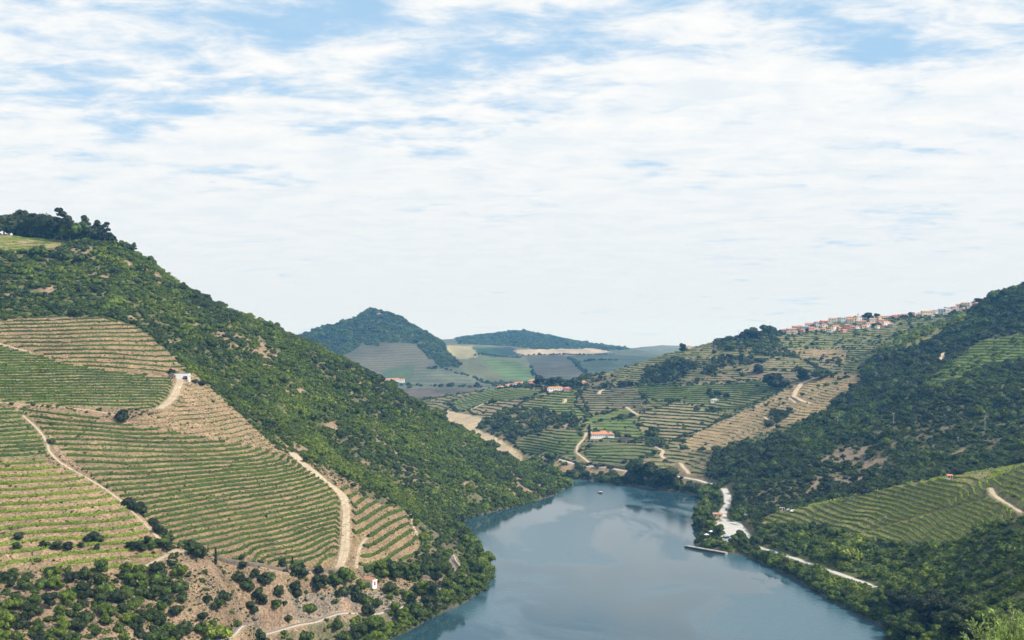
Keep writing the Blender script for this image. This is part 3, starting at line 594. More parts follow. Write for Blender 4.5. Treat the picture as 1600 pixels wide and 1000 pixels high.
# ---------------------------------------------------------------- vine rows: contour lines of the terraces
def contour_rows(name):
    i_ = RN.index(name); m = (rid == i_) & land & (rsd > 3) & ~roadm; tt = t-0.06
    jr_ = np.nonzero(m.any(1))[0]; j0, j1 = jr_[0], jr_[-1]+1
    v = np.arange(ny*nu).reshape(ny, nu); q00 = v[j0:j1, :-1]; q10 = v[j0:j1, 1:]; q01 = v[j0+1:j1+1, :-1]; q11 = v[j0+1:j1+1, 1:]
    tri = np.concatenate([np.stack([q00, q10, q11], -1).reshape(-1, 3), np.stack([q00, q11, q01], -1).reshape(-1, 3)])
    ok = m.ravel()[tri].all(1) & seen.ravel()[tri].any(1); tri = tri[ok]
    f = np.floor(tt.ravel()[tri]); lo = f.min(1); hi = f.max(1); tri = tri[hi-lo == 1]; lev = hi[hi-lo == 1]
    T = tt.ravel()[tri]; segs = []
    E = [(0, 1), (1, 2), (2, 0)]
    pts = {}; adj = {}
    ta = tt.ravel(); gx = GX.ravel(); gy = GY.ravel()
    for tr, lv in zip(tri.tolist(), lev.tolist()):
        ks = []
        for a, b in E:
            p_, q_ = tr[a], tr[b]
            if p_ > q_: p_, q_ = q_, p_
            va, vb = ta[p_], ta[q_]
            if (va < lv) != (vb < lv):
                key = (p_, q_, lv)
                if key not in pts:
                    s = (lv-va)/(vb-va); pts[key] = (gx[p_]+s*(gx[q_]-gx[p_]), gy[p_]+s*(gy[q_]-gy[p_]))
                ks.append(key)
        if len(ks) == 2:
            adj.setdefault(ks[0], []).append(ks[1]); adj.setdefault(ks[1], []).append(ks[0])
    done = set(); lines = {}
    starts = [k for k in adj if len(adj[k]) == 1]+list(adj)
    for k in starts:
        if k in done: continue
        ch = [k]; done.add(k); cur = k
        while True:
            nx = [a for a in adj[cur] if a not in done]
            if not nx: break
            cur = nx[0]; done.add(cur); ch.append(cur)
        if len(ch) > 3: lines.setdefault(k[2], []).append(np.array([pts[c] for c in ch]))
    return lines
def hedge(lines, wd, ht_, sp, gap, leaves, seed):
    """a trellised row: a lumpy body of foliage with loose leaves on it"""
    V = []; Q = []; base = 0
    ang = np.array([-1.0, -0.85, -0.3, 0.35, 0.9, 1.0]); hh = np.array([0.0, 0.72, 1.0, 0.97, 0.65, 0.0])
    for p in lines:
        a = resample(p, sp)
        if a is None: continue
        tg = np.gradient(a, axis=0); tg /= np.linalg.norm(tg, axis=1)[:, None]+1e-9; nn = np.stack([-tg[:, 1], tg[:, 0]], 1)
        on = np.ones(len(a), bool)
        vig = 0.78+0.5*(vnoise(a[:, 0]/5, a[:, 1]/5, seed+3)+.3); vig = vig*(.22+.78*sst(vnoise(a[:, 0]/9+seed, a[:, 1]/9, seed)+.5, gap-.12, gap+.06))
        g = ground(a[:, 0], a[:, 1])
        k = len(a); J = rng.normal(0, .13, (k, 6)); H = 1+rng.normal(0, .15, (k, 6))
        off = wd/2*ang[None]*(1+J)*vig[:, None]
        X = a[:, 0, None]+nn[:, 0, None]*off+tg[:, 0, None]*rng.normal(0, .15*sp, (k, 6)); Y_ = a[:, 1, None]+nn[:, 1, None]*off+tg[:, 1, None]*rng.normal(0, .15*sp, (k, 6))
        Z = g[:, None]+hh[None]*ht_*H*vig[:, None]-0.1
        V.append(np.stack([X, Y_, Z], -1).reshape(-1, 3))
        i0 = np.nonzero(on[:-1] & on[1:])[0]
        for c_ in range(5): Q.append(np.stack([base+i0*6+c_, base+i0*6+c_+1, base+i0*6+c_+7, base+i0*6+c_+6], -1))
        base += k*6
        if leaves:
            idx = np.repeat(np.nonzero(on)[0], leaves); m_ = len(idx)
            if m_:
                th = rng.uniform(-1, 1, m_)
                cen = np.stack([a[idx, 0]+nn[idx, 0]*th*wd*.55+rng.normal(0, sp*.4, m_), a[idx, 1]+nn[idx, 1]*th*wd*.55+rng.normal(0, sp*.4, m_), g[idx]+ht_*vig[idx]*(1.08-.55*th**2)*rng.uniform(.6, 1.1, m_)], -1)
                d1 = rng.normal(0, 1, (m_, 3)); d1 /= np.linalg.norm(d1, axis=1)[:, None]; d2 = np.cross(d1, rng.normal(0, 1, (m_, 3))); d2 /= np.linalg.norm(d2, axis=1)[:, None]
                s_ = rng.uniform(.18, .38, m_)[:, None]
                V.append(np.stack([cen-d1*s_-d2*s_, cen+d1*s_-d2*s_, cen+d1*s_+d2*s_, cen-d1*s_+d2*s_], 1).reshape(-1, 3))
                Q.append(np.arange(base, base+4*m_).reshape(-1, 4)); base += 4*m_
    if not V or not Q: return None
    V = np.concatenate(V); Q = np.concatenate(Q)
    return (V, Q) if len(Q) else None
NEARF = [('uppervines', 'on the tan terraces below the wood at top left', .85, 1.15, .2, .22),
         ('midvines', 'on the green terraces left of the white shed', .85, 1.15, .12, .32),
                  ('mainvines', 'on the wide terraces left of the steep dirt track', 1.0, 1.3, .10, .28),
         ('wedgevines', 'on the terraces right of the steep dirt track', 1.7, 1.6, .12, .34),
         ('leftvines', 'on the dense green plot at the left edge', 1.0, 1.25, .12, .38),
         ('brightvines', 'on the bright terraces above the lower left scrub', 1.3, 1.35, .10, .9),
         ('spur', 'on the upper part of the vineyard spur', 1.2, 1.35, .06, .92), ('spurlow', 'on the bright lower spur plot', 1.2, 1.35, .06, 1.0)]
def centre(ls):
    a = np.concatenate(ls); return a.mean(0)
for name, where, wd, ht_, gap, tint in NEARF:
    rows = contour_rows(name); k = 0
    for lv in sorted(rows):
        ls = sorted([l for l in rows[lv] if len(l) > 14 and np.hypot(*np.diff(l, axis=0).T).sum() > 14], key=lambda l: -len(l))[:3]
        if not ls: continue
        k += 1; ls.sort(key=lambda l: l[:, 0].mean())
        for q_, l_ in enumerate(ls):
            hg = hedge([l_], wd, ht_, 1.1, gap, 3, int(lv) % 97)
            if hg is None: continue
            c = l_.mean(0); gz = float(ground(*c)); V_ = hg[0]-np.array([c[0], c[1], gz])
            o = link('vine_row', mesh('vine_row', V_, hg[1], M_VINE), None, (c[0], c[1], gz)); o['tint'] = tint
            end = '' if len(ls) == 1 else (', left stretch' if q_ == 0 else ', right stretch' if q_ == len(ls)-1 else ', middle stretch')
            tag(o, f'{nth(k)} vine row up {where}{end}', 'vine row', 'vine rows '+where)
for name, lab, wd, ht_, gap, tint in (('mid', 'vine rows on odd plots of the slope beyond the river', 1.4, 1.5, .3, .33), ('mida', 'vine rows on the striped plot right of the sandbank', 1.4, 1.5, .1, .2), ('midb', 'vine rows on the plot below the white winery', 1.6, 1.6, .12, .4),
        ('midc', 'closely set vine rows right of the hamlet', 1.0, 1.3, .1, .15), ('midd', 'dark vine rows on the pale striped plot', 1.5, 1.7, .12, .3), ('mide', 'green vine rows above the white farmhouse', 2.0, 1.6, .08, .5), ('midf', 'vine rows left of the farmhouse track', 1.9, 1.6, .1, .35),
        ('midg', 'vine rows below the white farmhouse', 1.9, 1.6, .1, .4), ('midh', 'patchy vine rows by the winding pale track', 1.4, 1.5, .42, .5), ('midi', 'green vine rows across the middle of the far slope', 1.8, 1.6, .12, .42), ('midj', 'sparse vine rows on the low ridge', 1.3, 1.4, .38, .55),
        ('greenfield', 'dense green vines on the long plot behind the sandbank', 2.2, 1.3, .03, .72), ('greenfield2', 'fresh green vines behind the white farmhouse', 2.2, 1.3, .03, .72), ('midk', 'patchy vines left of the bare slope head', 1.2, 1.4, .5, .3), ('midl', 'patchy vines between the far slope clumps', 1.3, 1.4, .45, .4), ('bare', 'thin plants among the bare terraces below the white shed', .5, .55, .62, .15),
        ('villagehill', 'sparse vine rows on the slope under the ridge village', 1.3, 1.4, .42, .3),
        ('highterraces', 'vine rows on the green terraces high on the right', 1.9, 1.6, .12, .65), ('bareslope', 'thin vine rows on the bare brown slope', .7, .7, .55, .3), ('bareslope2', 'thin vine rows on the upper brown plot', .8, .8, .5, .3),
        ('hilltopvines', 'young vines on the hilltop plot', .9, .9, .35, .8)):
    rows = contour_rows(name); ls = [l for lv in rows for l in rows[lv] if len(l) > 8]
    hg = hedge(ls, wd, ht_, 2.0, gap, 1, 5)
    if hg:
        o = link('vines', mesh('vines', hg[0], hg[1], M_VINE)); o['tint'] = tint; tag(o, lab, 'vines', kind='stuff')

# ---------------------------------------------------------------- foliage
def crown_mesh(name, blobs, per, leaf, m, seed, core=.86):
    """blobs: (x, y, z, rx, rz); leaf-sized faces spread over each clump, a rough body inside"""
    r_ = np.random.default_rng(seed); V = []; Q = []; base = 0
    for bx, by, bz, rx, rz in blobs:
        n1_, n2_ = 8, 6
        th = np.linspace(0, 2*math.pi, n1_, endpoint=False); ph = np.linspace(-1.45, 1.45, n2_)
        TH, PH = np.meshgrid(th, ph); rr = core*(1+r_.normal(0, .12, TH.shape))
        V.append(np.stack([bx+rx*rr*np.cos(PH)*np.cos(TH), by+rx*rr*np.cos(PH)*np.sin(TH), bz+rz*rr*np.sin(PH)], -1).reshape(-1, 3))
        for j in range(n2_-1):
            for i in range(n1_): Q.append([base+j*n1_+i, base+j*n1_+(i+1) % n1_, base+(j+1)*n1_+(i+1) % n1_, base+(j+1)*n1_+i])
        base += n1_*n2_
        d = r_.normal(0, 1, (per, 3)); d /= np.linalg.norm(d, axis=1)[:, None]; d[:, 2] = np.where(d[:, 2] < -.5, -d[:, 2], d[:, 2])
        rad = r_.uniform(.85, 1.15, per)[:, None]; cen = np.array([bx, by, bz])+d*rad*np.array([rx, rx, rz])
        nrm = d+r_.normal(0, .55, (per, 3)); nrm /= np.linalg.norm(nrm, axis=1)[:, None]
        a = np.cross(nrm, r_.normal(0, 1, (per, 3))); a /= np.linalg.norm(a, axis=1)[:, None]; b = np.cross(nrm, a)
        s = (leaf*r_.uniform(.6, 1.3, per))[:, None]
        V.append(np.stack([cen-a*s-b*s*.7, cen+a*s-b*s*.7, cen+a*s+b*s*.7, cen-a*s+b*s*.7], 1).reshape(-1, 3))
        Q += np.arange(base, base+4*per).reshape(-1, 4).tolist(); base += 4*per
    return mesh(name, np.concatenate(V), np.array(Q), m)
def blobs_round(k, seed, flat=1.0, zc=.75, spread=.62, r0=.42):
    r_ = np.random.default_rng(seed); out = []
    for i in range(k):
        a = i*2.4+r_.uniform(-.4, .4); q = spread*math.sqrt((i+.3)/k); zz = zc+flat*(r_.uniform(-.35, .38)+.18*(1-q/spread))
        s = r0*r_.uniform(.75, 1.2); out.append((q*math.cos(a), q*math.sin(a), zz, s, s*r_.uniform(.75, .95)))
    return out
def trunk_mesh(h, r, seed, limbs=3, zc=.8):
    r_ = np.random.default_rng(seed); m_ = MB(); p0 = (0, 0, -.25); p1 = (r_.uniform(-.05, .05), r_.uniform(-.05, .05), h)
    m_.tube(p0, p1, r, r*.6)
    for i in range(limbs):
        a = i*2.1+r_.uniform(-.3, .3); m_.tube(p1, (p1[0]+.35*math.cos(a), p1[1]+.35*math.sin(a), h+.4), r*.5, r*.2, 5)
    return mesh('trunk', m_.v, m_.f, M_BARK)
CR = {}
def proto(key, crown, trunk, name, cat, label, loc, rz, sc_, tint):
    r = thing(name, label, cat, loc, rz, None, sc_)
    c = link('crown', crown, r); c['tint'] = tint
    if trunk: link('trunk', trunk, r)
    CR[key] = r; return r
BUSH = [crown_mesh('bush_crown', blobs_round(7, s, .85, .50, .50, .40), 95, .085, M_LEAF, s) for s in (1, 2, 3)]
BUSH.append(crown_mesh('bush_crown', [(0, 0, .45, .8, .6), (.45, .2, .3, .5, .42), (-.4, .3, .35, .5, .45), (.1, -.5, .3, .45, .4)], 95, .085, M_LEAF, 4))
TREES = [crown_mesh('tree_crown', blobs_round(10, s, 1.15, .78, .60, .40), 150, .075, M_LEAF, s) for s in (11, 12, 13)]
TREES.append(crown_mesh('tree_crown', blobs_round(12, 14, 1.9, .95, .46, .36), 130, .075, M_LEAF, 14))
BIGT = [crown_mesh('tree_crown', blobs_round(30, s, 1.6, .85, .72, .25), 230, .035, M_LEAF, s) for s in (41, 42)]
OPEN = [crown_mesh('tree_crown', [(x_*.9, y_*.9, z_, s_, s_*.7) for x_, y_, z_, s_ in bl], 150, .06, M_LEAF, 20+i, .72) for i, bl in enumerate([
    [(0,0,2.2,.36),(.42,.1,1.9,.3),(-.4,.2,1.75,.3),(.15,-.4,1.6,.28),(-.2,-.2,2.5,.28),(.5,-.2,1.35,.26),(-.55,0,1.25,.3),(.1,.3,1.2,.26)],
    [(0,0,1.9,.4),(.38,0,1.6,.34),(-.35,.1,1.5,.36),(0,-.3,1.25,.36),(.25,.25,1.1,.32),(-.3,-.25,1.0,.3),(.05,.1,2.2,.26)]])]
CYP = crown_mesh('cypress_crown', [(0,0,.5,.26,.5),(0,0,1.1,.3,.5),(0,0,1.8,.27,.5),(0,0,2.45,.2,.5),(.02,0,3.0,.12,.4)], 150, .06, M_LEAF, 31, .9)
TRUNK = trunk_mesh(.75, .07, 1); TRUNK_TALL = trunk_mesh(1.3, .06, 2); TRUNK_LOW = trunk_mesh(.3, .06, 3, 2)
ncount = {}
def plant(kind, loc, height, label, group=None, tint=.45, name=None, cat=None, wide=1.0):
    """one tree or bush of its own, standing on the ground at loc"""
    spec = {'big': (BIGT, TRUNK, 1.75, 'broadleaf_tree', 'tree'), 'bush': (BUSH, TRUNK_LOW, 1.1, 'bush', 'bush'), 'tree': (TREES, TRUNK, 1.7, 'broadleaf_tree', 'tree'), 'open': (OPEN, TRUNK_TALL, 2.6, 'tall_tree', 'tree'), 'cypress': ([CYP], TRUNK_LOW, 3.35, 'cypress_tree', 'tree')}[kind]
    meshes, tk, hh_, nm, ct = spec; i = ncount.get(kind, 0); ncount[kind] = i+1
    key = (kind, i % len(meshes)); s = height/hh_; rz = (i*2.39) % 6.28
    nm = name or nm; ct = cat or ct
    if key not in CR:
        r = proto(key, meshes[i % len(meshes)], tk, nm, ct, label, loc, rz, (s*wide, s*wide, s), tint)
        if group: r['group'] = group
        return r
    r = dup_tree(CR[key], loc, rz, (s*wide, s*wide, s), label, None, tint, nm)
    if group: r['group'] = group
    elif 'group' in r: del r['group']
    r['category'] = ct
    return r
def sized(h): return 'tall' if h > 9.5 else 'small' if h < 5 else 'mid-height'
def hued(t_): return 'bright green' if t_ > .66 else 'dark green' if t_ < .33 else 'green'
def px_plant(kind, px, py, hpx, label, group=None, tint=.45, wide=1.0, ymin=0, ymax=1e9, **kw):
    x, y, g = at(px, py, ymin, ymax); return plant(kind, (x, y, g-.1), hpx*y/F, label, group, tint, wide=wide, **kw)

# ---------------------------------------------------------------- roads and tracks laid on their cuttings
def ribbon(name, label, a, zc, width, m):
    tg = np.gradient(a, axis=0); tg /= np.linalg.norm(tg, axis=1)[:, None]; nn = np.stack([-tg[:, 1], tg[:, 0]], 1)
    wv = 1+(.25 if m is M_TRACK else .06)*vnoise(np.arange(len(a))/3.0, np.zeros(len(a)), 5); V = []
    for o_, dz in ((-.66, -1.2), (-.5, .05), (-.38, .10), (-.2, .05), (0, .14), (.2, .05), (.38, .10), (.5, .05), (.66, -1.2)):
        jit = rng.normal(0, (.07 if m is M_TRACK else .015)*width, len(a)) if abs(o_) > .4 else 0
        p = a+nn*(o_*wv*width+jit)[:, None]; V.append(np.stack([p[:, 0], p[:, 1], zc+dz+.10+(0 if dz < 0 else np.clip(ground(p[:, 0], p[:, 1])-zc, 0, .5))], 1))
    V = np.stack(V, 1); k = V.shape[1]; i = np.arange(len(a)-1)[:, None]*k; c = np.arange(k-1)[None]
    Q = np.stack([i+c, i+k+c, i+k+c+1, i+c+1], -1).reshape(-1, 4)
    me = mesh(name, V.reshape(-1, 3), Q, m); ra = me.attributes.new('rut', 'FLOAT', 'POINT')
    ra.data.foreach_set('value', np.tile(np.array([.9, .6, .05, 0, .55, 0, .05, .6, .9], np.float32), len(a)))
    return tag(link(name, me), label, kind='structure')
for name, label, a, zc, width, m_ in ROUTES[:-1]: ribbon(name, label, a, zc, width, M_TRACK if m_ == 'M_TRACK' else M_ROAD)
# railway: ballast bed with two rails
rw = thing('railway', 'single track railway curving along the left river bank', 'railway', at(566, 965))
wp = ROUTES[-1][2]; zr = ROUTES[-1][3]+.45
tg = np.gradient(wp, axis=0); tg /= np.linalg.norm(tg, axis=1)[:, None]; nn = np.stack([-tg[:, 1], tg[:, 0]], 1); O_ = np.array(rw.location)
def strip(name, prof_, m_):
    V = np.stack([np.stack([wp[:, 0]+nn[:, 0]*o_, wp[:, 1]+nn[:, 1]*o_, zr+h_], 1) for o_, h_ in prof_], 1)-O_; k = V.shape[1]
    i = np.arange(len(wp)-1)[:, None]*k; c = np.arange(k-1)[None]; Q = np.stack([i+c, i+k+c, i+k+c+1, i+c+1], -1).reshape(-1, 4)
    return link(name, mesh(name, V.reshape(-1, 3), Q, m_), rw)
strip('ballast_bed', [(-3.2, -2.6), (-1.7, 0), (1.7, 0), (3.2, -2.6)], M_BALLAST)
for s in (-.8, .8): strip('rail', [(s-.08, 0), (s-.06, .2), (s+.06, .2), (s+.08, 0)], M_RUST)
SL = MB()
for i in range(0, len(wp)-1):
    for q in (0, .33, .66):
        p = wp[i]*(1-q)+wp[i+1]*q; zz = zr[i]*(1-q)+zr[i+1]*q; a = nn[i]*1.25; b = tg[i]*.13; k = len(SL.v); d = np.array([p[0], p[1], zz])-O_
        SL.v += [tuple(d+np.array([sx_*a[0]+sy_*b[0], sx_*a[1]+sy_*b[1], h_])) for h_ in (-.05, .07) for sx_, sy_ in ((-1,-1),(1,-1),(1,1),(-1,1))]
        SL.f += [(k+4,k+5,k+6,k+7),(k,k+1,k+5,k+4),(k+1,k+2,k+6,k+5),(k+2,k+3,k+7,k+6),(k+3,k,k+4,k+7)]
tag(SL.build('sleepers', M_DARK, rw), kind='stuff')

# ---------------------------------------------------------------- stone walls
def wall(label, pts, height, thick, ymin=0, ymax=1e9, m_=None, name='stone_wall'):
    w_ = resample(np.array([at(px, py, ymin, ymax)[:2] for px, py in pts]), 1.0); tg = np.gradient(w_, axis=0); tg /= np.linalg.norm(tg, axis=1)[:, None]; nn = np.stack([-tg[:, 1], tg[:, 0]], 1)
    g = ground(w_[:, 0], w_[:, 1]); k0 = len(w_); top = g+height+rng.normal(0, .07, k0); V = []
    for o_, zz in ((-.5, g-1.5), (-.5+.06, g+height*.5), (-.42, top), (.42, top+.04), (.5, g-1.5)):
        V.append(np.stack([w_[:, 0]+nn[:, 0]*o_*thick+rng.normal(0, .04, k0), w_[:, 1]+nn[:, 1]*o_*thick+rng.normal(0, .04, k0), zz], 1))
    V = np.stack(V, 1); k = 5; i = np.arange(k0-1)[:, None]*k; c = np.arange(k-1)[None]; Q = np.stack([i+c, i+k+c, i+k+c+1, i+c+1], -1).reshape(-1, 4).tolist()
    Q += [[4, 3, 2, 1], [(k0-1)*5+1, (k0-1)*5+2, (k0-1)*5+3, (k0-1)*5+4]]
    c0 = V.reshape(-1, 3).mean(0); return tag(link(name, mesh(name, V.reshape(-1, 3)-c0, np.array(Q), m_ or M_STONE), None, c0), label, 'wall')
wall('dark dry stone wall along the track below the terraces', [(340,874),(365,882),(400,887),(450,891),(500,896),(548,903)], 1.9, .8)
wall('long low stone wall above the chapel', [(590,897),(620,899),(650,903),(685,907)], 1.8, .8)
wall('rubble river wall under the wooded left bank', [(706,815),(722,812),(740,806),(756,803)], 1.6, 1.0, 700)
wall('stone retaining wall along the far bank road', [(845,713),(880,718),(950,728),(1000,738),(1030,744)], 1.8, .8, 1000, 1300)
wall('dark stone wall right of the white farmhouse', [(968,689),(1000,689),(1030,692),(1036,697)], 1.8, .8, 1150, 1450)

# ---------------------------------------------------------------- buildings
WIN = None
def win_mesh(w_, h_):
    m_ = MB().box(-w_/2, w_/2, -.06, .02, -h_/2, h_/2); return mesh('window', m_.v, m_.f, M_GLASS)
WINS = {'s': win_mesh(1.1, 1.4), 'b': win_mesh(1.5, 1.8)}
DOORM = mesh('door', MB().box(-.55, .55, -.07, .02, 0, 2.1).v, MB().box(-.55, .55, -.07, .02, 0, 2.1).f, M_WOOD)
def gable(parent, w_, d_, h_, rise, m_, over=.35, x=0., y=0., z0=0., hip=False, name='roof'):
    W = w_/2+over; D = d_/2+over; z1 = z0+h_; hp = min(D, W)*.9 if hip else 0
    vs = [(-W,-D,z1-.12),(W,-D,z1-.12),(W,D,z1-.12),(-W,D,z1-.12),(-W+hp,0,z1+rise),(W-hp,0,z1+rise),(-W,-D,z1+.06),(W,-D,z1+.06),(W,D,z1+.06),(-W,D,z1+.06)]
    m__ = MB().poly([(a+x, b+y, c) for a, b, c in vs], [(0,3,2,1),(0,1,7,6),(1,2,8,7),(2,3,9,8),(3,0,6,9),(6,7,5,4),(8,9,4,5),(7,8,5),(9,6,4)])
    return m__.build(name, m_, parent)
def house(label, loc, rz, w_, d_, h_, wall_m, roof_m, rise=1.4, floors=1, nwin=3, door=True, hip=False, name='house', group=None, flat=False):
    r = thing(name, label, 'house', loc, rz, group)
    pts = [(-w_/2, -3), (w_/2, -3), (w_/2, h_), (-w_/2, h_)]
    b = MB().box(-w_/2, w_/2, -d_/2, d_/2, -3, h_)
    if not hip and not flat: b.poly([(-w_/2,-d_/2,h_),(-w_/2,d_/2,h_),(-w_/2,0,h_+rise*.93),(w_/2,-d_/2,h_),(w_/2,d_/2,h_),(w_/2,0,h_+rise*.93)], [(0,2,1),(3,4,5)])
    b.build('wall', wall_m, r)
    if flat: MB().box(-w_/2-.1, w_/2+.1, -d_/2-.1, d_/2+.1, h_+.003, h_+.22).build('roof', roof_m, r)
    else: gable(r, w_, d_, h_, rise, roof_m, hip=hip)
    for f in range(floors):
        zc = h_*(f+.55)/floors
        for k in range(nwin):
            x = -w_/2+w_*(k+.5)/nwin
            if door and f == 0 and k == nwin//2: link('door', DOORM, r, (x, -d_/2-.003, 0)); continue
            link('window', WINS['s'], r, (x, -d_/2-.003, zc))
        link('window', WINS['s'], r, (w_/2+.003, 0, zc), math.pi/2); link('window', WINS['s'], r, (-w_/2-.003, 0, zc), -math.pi/2)
    if not flat and w_ > 9: MB().box(w_*.2, w_*.2+.7, -.3, .4, h_+.3, h_+rise+.9).build('chimney', wall_m, r)
    return r
# white shed on the left vineyard
x, y, g = at(283, 593); r = thing('shed', 'long white rectangular shed at the head of the wide track', 'shed', (x, y+2, g), .05)
MB().box(-4.9, 4.9, -2.2, 2.2, -2, 3.9).build('wall', M_WHITE, r); MB().box(-5.0, 5.0, -2.3, 2.3, 3.903, 4.1).build('roof', M_CONC, r); link('door', DOORM, r, (2.2, -2.203, 0), 0, (1.6, 1, 1.1)); link('window', WINS['s'], r, (4.903, 0, 2), math.pi/2)
x, y, g = at(287, 593); tr_ = thing('tractor', 'tiny dark tractor parked before the white shed', 'tractor', (x+1.2, y-1.5, g), .3)
MB().box(-1.6, .2, -.5, .5, .7, 1.4).build('bonnet', M_BLUE, tr_); MB().box(.2, 1.5, -.6, .6, .9, 2.3).build('cab', M_DARK, tr_)
for sx_, sy_, rr in ((-1.1, -.7, .5), (-1.1, .7, .5), (.9, -.75, .8), (.9, .75, .8)): MB().tube((sx_, sy_-.15, rr), (sx_, sy_+.15, rr), rr, rr, 12).build('wheel', M_RUBBER, tr_)
x, y, g = at(268, 590); tag(MB().box(-1.6, 1.6, -1.2, 1.2, -1, 2.2).prism([(-1.8, 2.2), (1.8, 2.2), (0, 2.9)], -1.3, 1.3).build('ruined_hut', M_STONE, None, (x, y, g)), 'small ruined reddish stone hut left of the white shed', 'hut')
# chapel
x, y, g = at(578, 917); ch = thing('chapel', 'small white gabled chapel with red door and clay roof by the railway', 'chapel', (x, y+1.5, g+.3), math.radians(48))
MB().box(-3.4, 3.4, -1.7, 1.7, -2, 2.5).poly([(3.4,-1.7,2.5),(3.4,1.7,2.5),(3.4,0,4.0),(-3.4,-1.7,2.5),(-3.4,1.7,2.5),(-3.4,0,4.0)], [(0,1,2),(3,5,4)]).build('wall', M_WHITE, ch)
gable(ch, 6.8, 3.4, 2.5, 1.6, M_TILE2, .1); MB().box(3.42, 3.7, -1.9, 1.9, 2.35, 2.6).prism([(3.43, 2.5), (3.72, 2.5), (3.72, 2.9), (3.43, 2.9)], -1.9, 1.9).build('parapet', M_WHITE, ch)
link('door', DOORM, ch, (3.41, 0, 0), math.pi/2, (1.0, 1, .85)); MB().box(-.4, .4, -.05, .02, 0, .5).build('window', M_GLASS, ch, (3.43, 0, 2.75), math.pi/2)
ch.rotation_euler.z = math.radians(-38)
# white farmhouse beyond the river
x, y, g = at(940, 685, 1150, 1400); fh = thing('farmhouse', 'long white farmhouse with orange tiled roofs beyond the river', 'farmhouse', (x, y, g+.5), .06)
MB().box(-14, 7, -3.5, 4, -4, 4.6).build('wall', M_WHITE, fh); gable(fh, 21, 7.5, 4.6, 2.3, M_TILE, x=-3.5, y=.25)
MB().box(7.0, 14, -6.5, 4, -5, 5.2).build('wall', M_WHITE, fh); gable(fh, 7, 10.5, 5.2, 2.2, M_TILE, x=10.5, y=-1.25, hip=True)
MB().box(-2, 8, 3.5, 10, -3, 5.8).build('wall', M_WHITE, fh); gable(fh, 10, 7, 5.8, 2.4, M_TILE, x=3, y=6.8, hip=True)
for k in range(8): link('window', WINS['s'], fh, (-12.4+k*2.4, -3.503, 3.0))
for k in range(3):
    for zz in (-.2, 3.4): link('window', WINS['b'], fh, (8.3+k*2.1, -6.503, zz))
MB().box(-13, -12, -1, 0, 5, 7.8).build('chimney', M_WHITE, fh)
MB().box(-16, 6.5, -6.5, -3.6, -5, -1.2).build('terrace_wall', M_STONE, fh)
x, y, g = at(962, 679, 1150, 1450); tag(MB().box(-5.5, 5.5, -3, 3, -1, .9).box(-5.8, 5.8, -3.3, 3.3, .903, 1.1).build('swimming_pool', M_BLUE, None, (x, y, g+.3)), 'blue covered pool right of the white farmhouse', 'pool')
x, y, g = at(976, 688, 1150, 1450); tag(MB().box(-7, 7, -2, 2, -2, 2.2).prism([(-7.3, 2.2), (7.3, 2.2), (7.3, 2.5), (-7.3, 3.0)], -2.3, 2.3).build('outbuilding', M_STONE, None, (x, y, g)), 'low stone outbuilding right of the white farmhouse', 'outbuilding')
